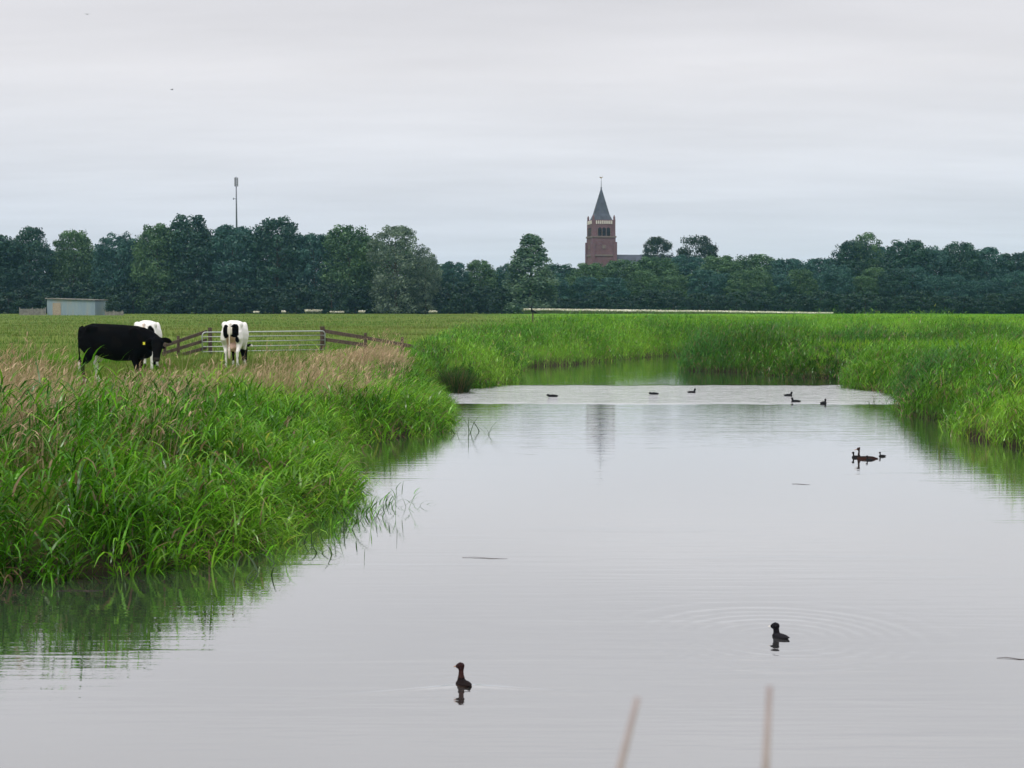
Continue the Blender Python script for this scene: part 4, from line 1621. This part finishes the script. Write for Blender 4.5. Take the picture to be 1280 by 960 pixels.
reeds(f, x, y, h, 4, .45, .030, 401, wind=.3, bright=.60, blue=.5, dead=.16, lean=.22, droop=(1.2, 1))
f.build('reed_bed', M['reed'], 'bright green reeds along the far left bank at the bend', 'reeds')

f = Field()
x, y = scatter(7, 34, 27, 72, 95000, lambda x, y: (lambda d: ((vnoise(x, y, 1.2, 45) > .40) | (y > 57)) & (d > -.4) & (d < 9) & in_view(x, y, 3) & (y < 71) & (g.uniform(size=len(x)) < np.exp(-np.maximum(d - np.interp(y, [30, 36, 60, 64], [2.0, 1.4, 1.0, 2.4]), 0) / 1.1)))(water_dist(x, y)), g)
d = water_dist(x, y)
xe, ye = scatter(7, 24, 27, 72, 50000, lambda x, y: (lambda d: (d > -.2) & (d < .7) & in_view(x, y, 3) & (y < 71) & (vnoise(x, y, .9, 46) > .2))(water_dist(x, y)), g)
print('right reeds', len(x), len(xe))
x, y = np.concatenate([x, xe]), np.concatenate([y, ye])
d = water_dist(x, y)
h = (0.40 + 1.25 * vnoise(x, y, 1.9, 23) ** 1.4 + .25 * vnoise(x, y, 6, 24)) * g.uniform(.7, 1.15, len(x)) * np.interp(y, [27, 31, 36, 46, 52, 56, 59.5, 61.5, 63, 66], [.85, .95, .85, .9, .95, .75, .38, .6, 1.4, 1.5]) * np.where(y > 58.5, np.interp(x, [11.0, 12.5], [1, .5]), 1) * np.clip(.8 + d * .1, .7, 1.05)
front = y < 57
reeds(f, x[front], y[front], h[front], 4, .46, .026, 501, wind=.35, bright=.44, blue=.7, dead=.20, lean=.25, droop=(1.25, 1))
reeds(f, x[~front], y[~front], h[~front], 4, .44, .026, 502, wind=.3, bright=.14, blue=.9, dead=.25, lean=.18, droop=(1.1, 1))
f.build('reed_bed', M['reed'], 'tall green reeds along the right bank', 'reeds')

# --- lush meadow beyond the banks
f = Field()
n0 = 150000
y = 33 * np.exp(g.uniform(size=n0) ** .95 * math.log(300 / 33.0))
x = g.uniform(-.35, 1, n0) * (y * .37 + 3)
d = water_dist(x, y)
m = (d > 2.0) & (x > np.interp(y, [30, 60, 90, 140, 300], [0, -5, -4, 2, 14])) & ~((x > 6) & (x < 12.5) & (y > 59.5) & (y < 71))
x, y = x[m], y[m]
n = len(x)
print('meadow', n)
c = greens(x, y, n, 81, .10, .76, g) * np.array((1.08, 1.0, .7))[None]
k = np.clip((vnoise(x, y, 14, 83) - .55) * 4, 0, 1) * .5
c = c * (1 - k[:, None]) + np.array((.16, .20, .045)) * k[:, None]
grass(f, x, y, g.uniform(.22, .55, n) * np.interp(y, [110, 200, 290], [1, .7, .22]) * (.75 + .6 * vnoise(x, y, 3, 84)), .014 + y * .0004, c, 85)
f.build('meadow_grass', M['grass'], 'lush bright green meadow beyond the reeds of the right bank', 'grass')

# --- cream strip along the foot of the woods
f = Field()
g = np.random.default_rng(909)
sx, sy, sh = [], [], []
n = 16000
px = 656 + 384 * g.uniform(size=n) ** 2.1
Y = g.uniform(295, 304, n)
topz = np.interp(px, [656, 770, 880, 960, 1010, 1300], [1.3, 1.1, .85, .5, .2, .1])
x = (px - 640) / F * Y
sx.append(x); sy.append(Y); sh.append(topz * g.uniform(.7, 1.0, n))
for a_, b_, hh_ in ((318, 324, .5), (353, 357, .6), (382, 402, .85), (413, 430, .45), (449, 456, .6), (537, 546, .7)):  # bright gaps under the left trees, put in as patches of cream growth
    k = int((b_ - a_) * 26)
    px = g.uniform(a_, b_, k)
    Y = g.uniform(303, 306, k)
    sx.append((px - 640) / F * Y); sy.append(Y); sh.append(np.full(k, hh_) * g.uniform(.7, 1.3, k))
x, y, h = np.concatenate(sx), np.concatenate(sy), np.concatenate(sh)
n = len(x)
grass(f, x, y, h, np.full(n, .09), mix((.10, .17, .05), (.2, .24, .09), g.uniform(size=n)), 91)
hd = np.stack([x, y, ground_h(x, y) + h * .72], 1)
cr = mix((.72, .68, .52), (.82, .80, .70), g.uniform(size=n))
f.add(strips(hd, g.uniform(0, 6.28, n), np.full(n, .34), np.full(n, .30), g.uniform(.5, 1.3, n), g.uniform(.1, .6, n), 2, cr, cr, 1.5, .4, g))
f.build('cream_strip', M['dry'], 'narrow cream strip of pale low growth along the foot of the woods', 'flowers')

# ------------------------------------------------------------------ tussocks and lone water plants


def tussock(px, py, h, rad, n, label, seed, dark=True):
    p = on_z(px, py, 0.1)
    g = np.random.default_rng(seed)
    f = Field()
    a = g.uniform(0, 2 * PI, n)
    q = rad * .35 * np.sqrt(g.uniform(size=n))
    base = np.stack([q * np.cos(a), q * np.sin(a), np.full(n, -.15)], 1)
    c = mix((.02, .05, .012), (.055, .11, .025), g.uniform(size=n))
    br = g.uniform(size=n) < .15
    c[br] = (.16, .11, .05)
    f.add(strips(base, a + g.normal(0, .3, n), h * g.uniform(.7, 1.15, n), np.full(n, .016), g.uniform(0, .35, n), g.uniform(.1, 1.3, n), 4, c, c, 1.2, .6, g))
    o = f.build('tussock', M['grass'], label, 'tussock', None)
    o.location = (p.x, p.y, max(gz(p.x, p.y), 0))
    o['group'] = 'dark tussocks at the bend'


tussock(570, 486, 1.05, 1.2, 900, 'larger dark sedge tussock at the waterside below the far left bank', 1)
tussock(543, 478, 0.9, .9, 600, 'smaller dark tussock half hidden behind the left bank reeds', 2)


def water_plant(pts, label, seed, hrange, L, name='water_reed'):
    g = np.random.default_rng(seed)
    c0 = on_z(*pts[0])
    f = Field()
    for px, py, k in pts:
        p = on_z(px, py) - c0
        n = k
        base = np.stack([p.x + g.normal(0, .05, n), p.y + g.normal(0, .1, n), np.full(n, -.1)], 1)
        c = mix((.03, .06, .02), (.07, .13, .03), g.uniform(size=n))
        f.add(strips(base, g.normal(0, .9, n) + (g.uniform(size=n) < .5) * PI, g.uniform(hrange[0], hrange[1], n), np.full(n, .022), g.uniform(.1, .45, n), g.uniform(.6, 2.4, n), 6, c, c, .6, .7, g))
    o = f.build(name, M['reed'], label, 'water plant', None)
    o.location = (c0.x, c0.y, 0)
    o['group'] = 'plants standing in the water'
    return o


water_plant([(588, 541, 5), (570, 543, 4), (612, 543, 5), (600, 539, 2)], 'sparse arching reed blades standing in the water off the left bank', 5, (.6, 1.0), .6)
water_plant([(1091, 506, 7), (1104, 505, 4), (1088, 507, 3)], 'small twiggy plant standing in the water off the right bank', 6, (.4, .75), .6)
for k, (px, py, n_) in enumerate(((405, 690, 6), (432, 662, 8), (383, 678, 6), (352, 704, 6), (452, 646, 5), (330, 718, 5), (300, 728, 4))):
    o = water_plant([(px, py, n_)], 'bent reed stems rising from the water at the foot of the near left bank', 80 + k, (.3, .7), .4)
    o['group'] = 'bent reed stems off the near left bank'

# floating sticks
for ax, ay, bx, by, r_, lb in ((578, 697, 634, 698.5, .0025, 'thin dark stick floating in mid stream below the left reeds'), (990, 605, 1013, 606, .003, 'thin brown stick floating below the grebe family'),
                               (1246, 823, 1290, 824.5, .003, 'thin stick floating at the lower right edge of the water'), (70, 739, 132, 738, .003, 'pale thin stem floating at the foot of the near left reeds')):
    a, b = on_z(ax, ay), on_z(bx, by)
    bm = bmesh.new()
    m_ = (a + b) / 2
    path_tube(bm, [a - m_, (a - m_) * .4 + Vector((0, .02, .004)), (b - m_) * .3 + Vector((0, -.015, 0)), b - m_], [r_ * .6, r_, r_, r_ * .4], 6)
    o = bm_obj('floating_stick', bm, M['stick'], None, True)
    o.location = (m_.x, m_.y, 0.003)
    tag(o, lb, 'stick', 'sticks adrift on the water')

# stalks right before the camera
for (tx, ty), (bx, by), Y, lb in (((797, 872), (775, 960), 1.30, 'blurred dry stalk leaning right, close to the camera at the bottom edge'), ((962, 858), (957, 960), 1.30, 'blurred upright dry stalk close to the camera, right of the leaning one')):
    a, b = at_y(tx, ty, Y), at_y(bx, by, Y)
    dv = (b - a).normalized()
    L = (a.z - (gz(b.x, Y) - .05)) / -dv.z
    e = a + dv * L
    bm = bmesh.new()
    pts = [a - e]
    for t in (.93, .7, .45, .2, 0):
        pts.append((a - e) * t)
    path_tube(bm, pts, [.0026, .0042, .0045, .0048, .005, .0055], 10)
    o = bm_obj('reed_stalk', bm, M['stalk'], None, True)
    o.location = e
    tag(o, lb, 'reed stalk', 'stalks close to the camera')

# ------------------------------------------------------------------ haze
HZ = 1.0
bm = bmesh.new()
box(bm, (0, 500, 24.0), (2700, 2200, 52.0))
hm, nt, out = new_mat('air')
vp = N(nt, 'ShaderNodeVolumePrincipled')
vp.inputs['Color'].default_value = (0.34, 0.68, 1.0, 1)
vp.inputs['Density'].default_value = 0.00013
vp.inputs['Anisotropy'].default_value = 0.2
nt.links.new(vp.outputs[0], out.inputs['Volume'])
ho = bm_obj('haze', bm, hm)
ho['kind'] = 'stuff'

# ------------------------------------------------------------------ sky and light
SUN_EL, SUN_AZ = R(52), R(200)            # azimuth from +Y, clockwise: behind the camera, a little to the left
w = bpy.data.worlds.new('World')
sc.world = w
w.use_nodes = True
nt = w.node_tree
for n in list(nt.nodes):
    nt.nodes.remove(n)
out = nt.nodes.new('ShaderNodeOutputWorld')
bg = nt.nodes.new('ShaderNodeBackground')
bg.inputs['Strength'].default_value = 0.1
sky = nt.nodes.new('ShaderNodeTexSky')
sky.sky_type = 'NISHITA'
sky.sun_disc = False
sky.sun_elevation = SUN_EL
sky.sun_rotation = SUN_AZ
tc = nt.nodes.new('ShaderNodeTexCoord')
sep = nt.nodes.new('ShaderNodeSeparateXYZ')
nt.links.new(tc.outputs['Generated'], sep.inputs[0])


def wm(op, a, b=None):
    n = nt.nodes.new('ShaderNodeMath')
    n.operation = op
    for i, v in enumerate((a, b)):
        if v is None:
            continue
        if isinstance(v, (int, float)):
            n.inputs[i].default_value = v
        else:
            nt.links.new(v, n.inputs[i])
    return n.outputs[0]


zz = wm('ADD', wm('ABSOLUTE', sep.outputs['Z']), 0.10)
cmb = nt.nodes.new('ShaderNodeCombineXYZ')
nt.links.new(wm('DIVIDE', sep.outputs['X'], zz), cmb.inputs[0])
nt.links.new(wm('DIVIDE', sep.outputs['Y'], zz), cmb.inputs[1])


def cloud(scale, sx, sy, detail, seed, rough=.5):
    mp = nt.nodes.new('ShaderNodeMapping')
    mp.inputs['Scale'].default_value = (sx, sy, 1)
    mp.inputs['Location'].default_value = (seed, seed * .7, 0)
    nt.links.new(cmb.outputs[0], mp.inputs['Vector'])
    n = nt.nodes.new('ShaderNodeTexNoise')
    n.inputs['Scale'].default_value = scale
    n.inputs['Detail'].default_value = detail
    n.inputs['Roughness'].default_value = rough
    nt.links.new(mp.outputs[0], n.inputs['Vector'])
    return n.outputs['Fac']


ramp = nt.nodes.new('ShaderNodeValToRGB')     # cloud deck: bluish low down, warmer grey higher, brightest overhead
e = ramp.color_ramp.elements
e[0].position = 0.0
e[0].color = (0.60, 0.655, 0.73, 1)
e[1].position = 1.0
e[1].color = (1.55, 1.55, 1.6, 1)
for pos, c in ((0.06, (.655, .69, .755)), (0.11, (.715, .725, .765)), (0.16, (.740, .730, .752)), (0.22, (.690, .680, .705)), (0.32, (.71, .70, .72)), (.55, (1.1, 1.1, 1.14))):
    q = e.new(pos)
    q.color = (*c, 1)
nt.links.new(sep.outputs['Z'], ramp.inputs['Fac'])
c1_ = cloud(1.0, .55, 1.1, 4, 3.0)
c2_ = cloud(2.6, .35, 1.0, 5, 8.0, .6)
var = wm('ADD', wm('MULTIPLY', wm('SUBTRACT', c1_, .5), .26), wm('MULTIPLY', wm('SUBTRACT', c2_, .5), .20))
mul = wm('MULTIPLY', wm('ADD', var, 1.0), 11.0)
vm = nt.nodes.new('ShaderNodeVectorMath')
vm.operation = 'SCALE'
nt.links.new(ramp.outputs['Color'], vm.inputs[0])
nt.links.new(mul, vm.inputs['Scale'])
mx = nt.nodes.new('ShaderNodeMix')
mx.data_type = 'RGBA'
mx.inputs['Factor'].default_value = 0.94
nt.links.new(sky.outputs[0], mx.inputs[6])
nt.links.new(vm.outputs[0], mx.inputs[7])
nt.links.new(mx.outputs[2], bg.inputs['Color'])
nt.links.new(bg.outputs[0], out.inputs['Surface'])

sl = bpy.data.lights.new('sun', 'SUN')
sl.energy = 1.4
sl.angle = R(14)
sl.color = (1.0, 0.96, 0.9)
so = bpy.data.objects.new('sun', sl)
col.objects.link(so)
dirv = Vector((math.sin(SUN_AZ) * math.cos(SUN_EL), math.cos(SUN_AZ) * math.cos(SUN_EL), math.sin(SUN_EL)))
so.rotation_euler = dirv.to_track_quat('Z', 'Y').to_euler()
so.location = (0, -20, 60)

# ------------------------------------------------------------------ camera
cd = bpy.data.cameras.new('camera')
cd.sensor_width = 36
cd.lens = F / 1280 * 36
cd.clip_start = 0.05
cd.clip_end = 5000
cd.dof.use_dof = True
cd.dof.focus_distance = 42
cd.dof.aperture_fstop = 5.6
co = bpy.data.objects.new('camera', cd)
col.objects.link(co)
co.location = (0, 0, EYE)
co.rotation_euler = (PI / 2 - PITCH, 0, 0)
sc.camera = co

sc.view_settings.view_transform = 'Standard'
sc.view_settings.look = 'None'
sc.view_settings.exposure = 0.0
sc.view_settings.gamma = 1.0
sc.view_settings.use_curve_mapping = False
cy = sc.cycles
cy.use_denoising = True
cy.max_bounces = 7
cy.diffuse_bounces = 3
cy.glossy_bounces = 3
cy.transmission_bounces = 3
cy.volume_bounces = 1
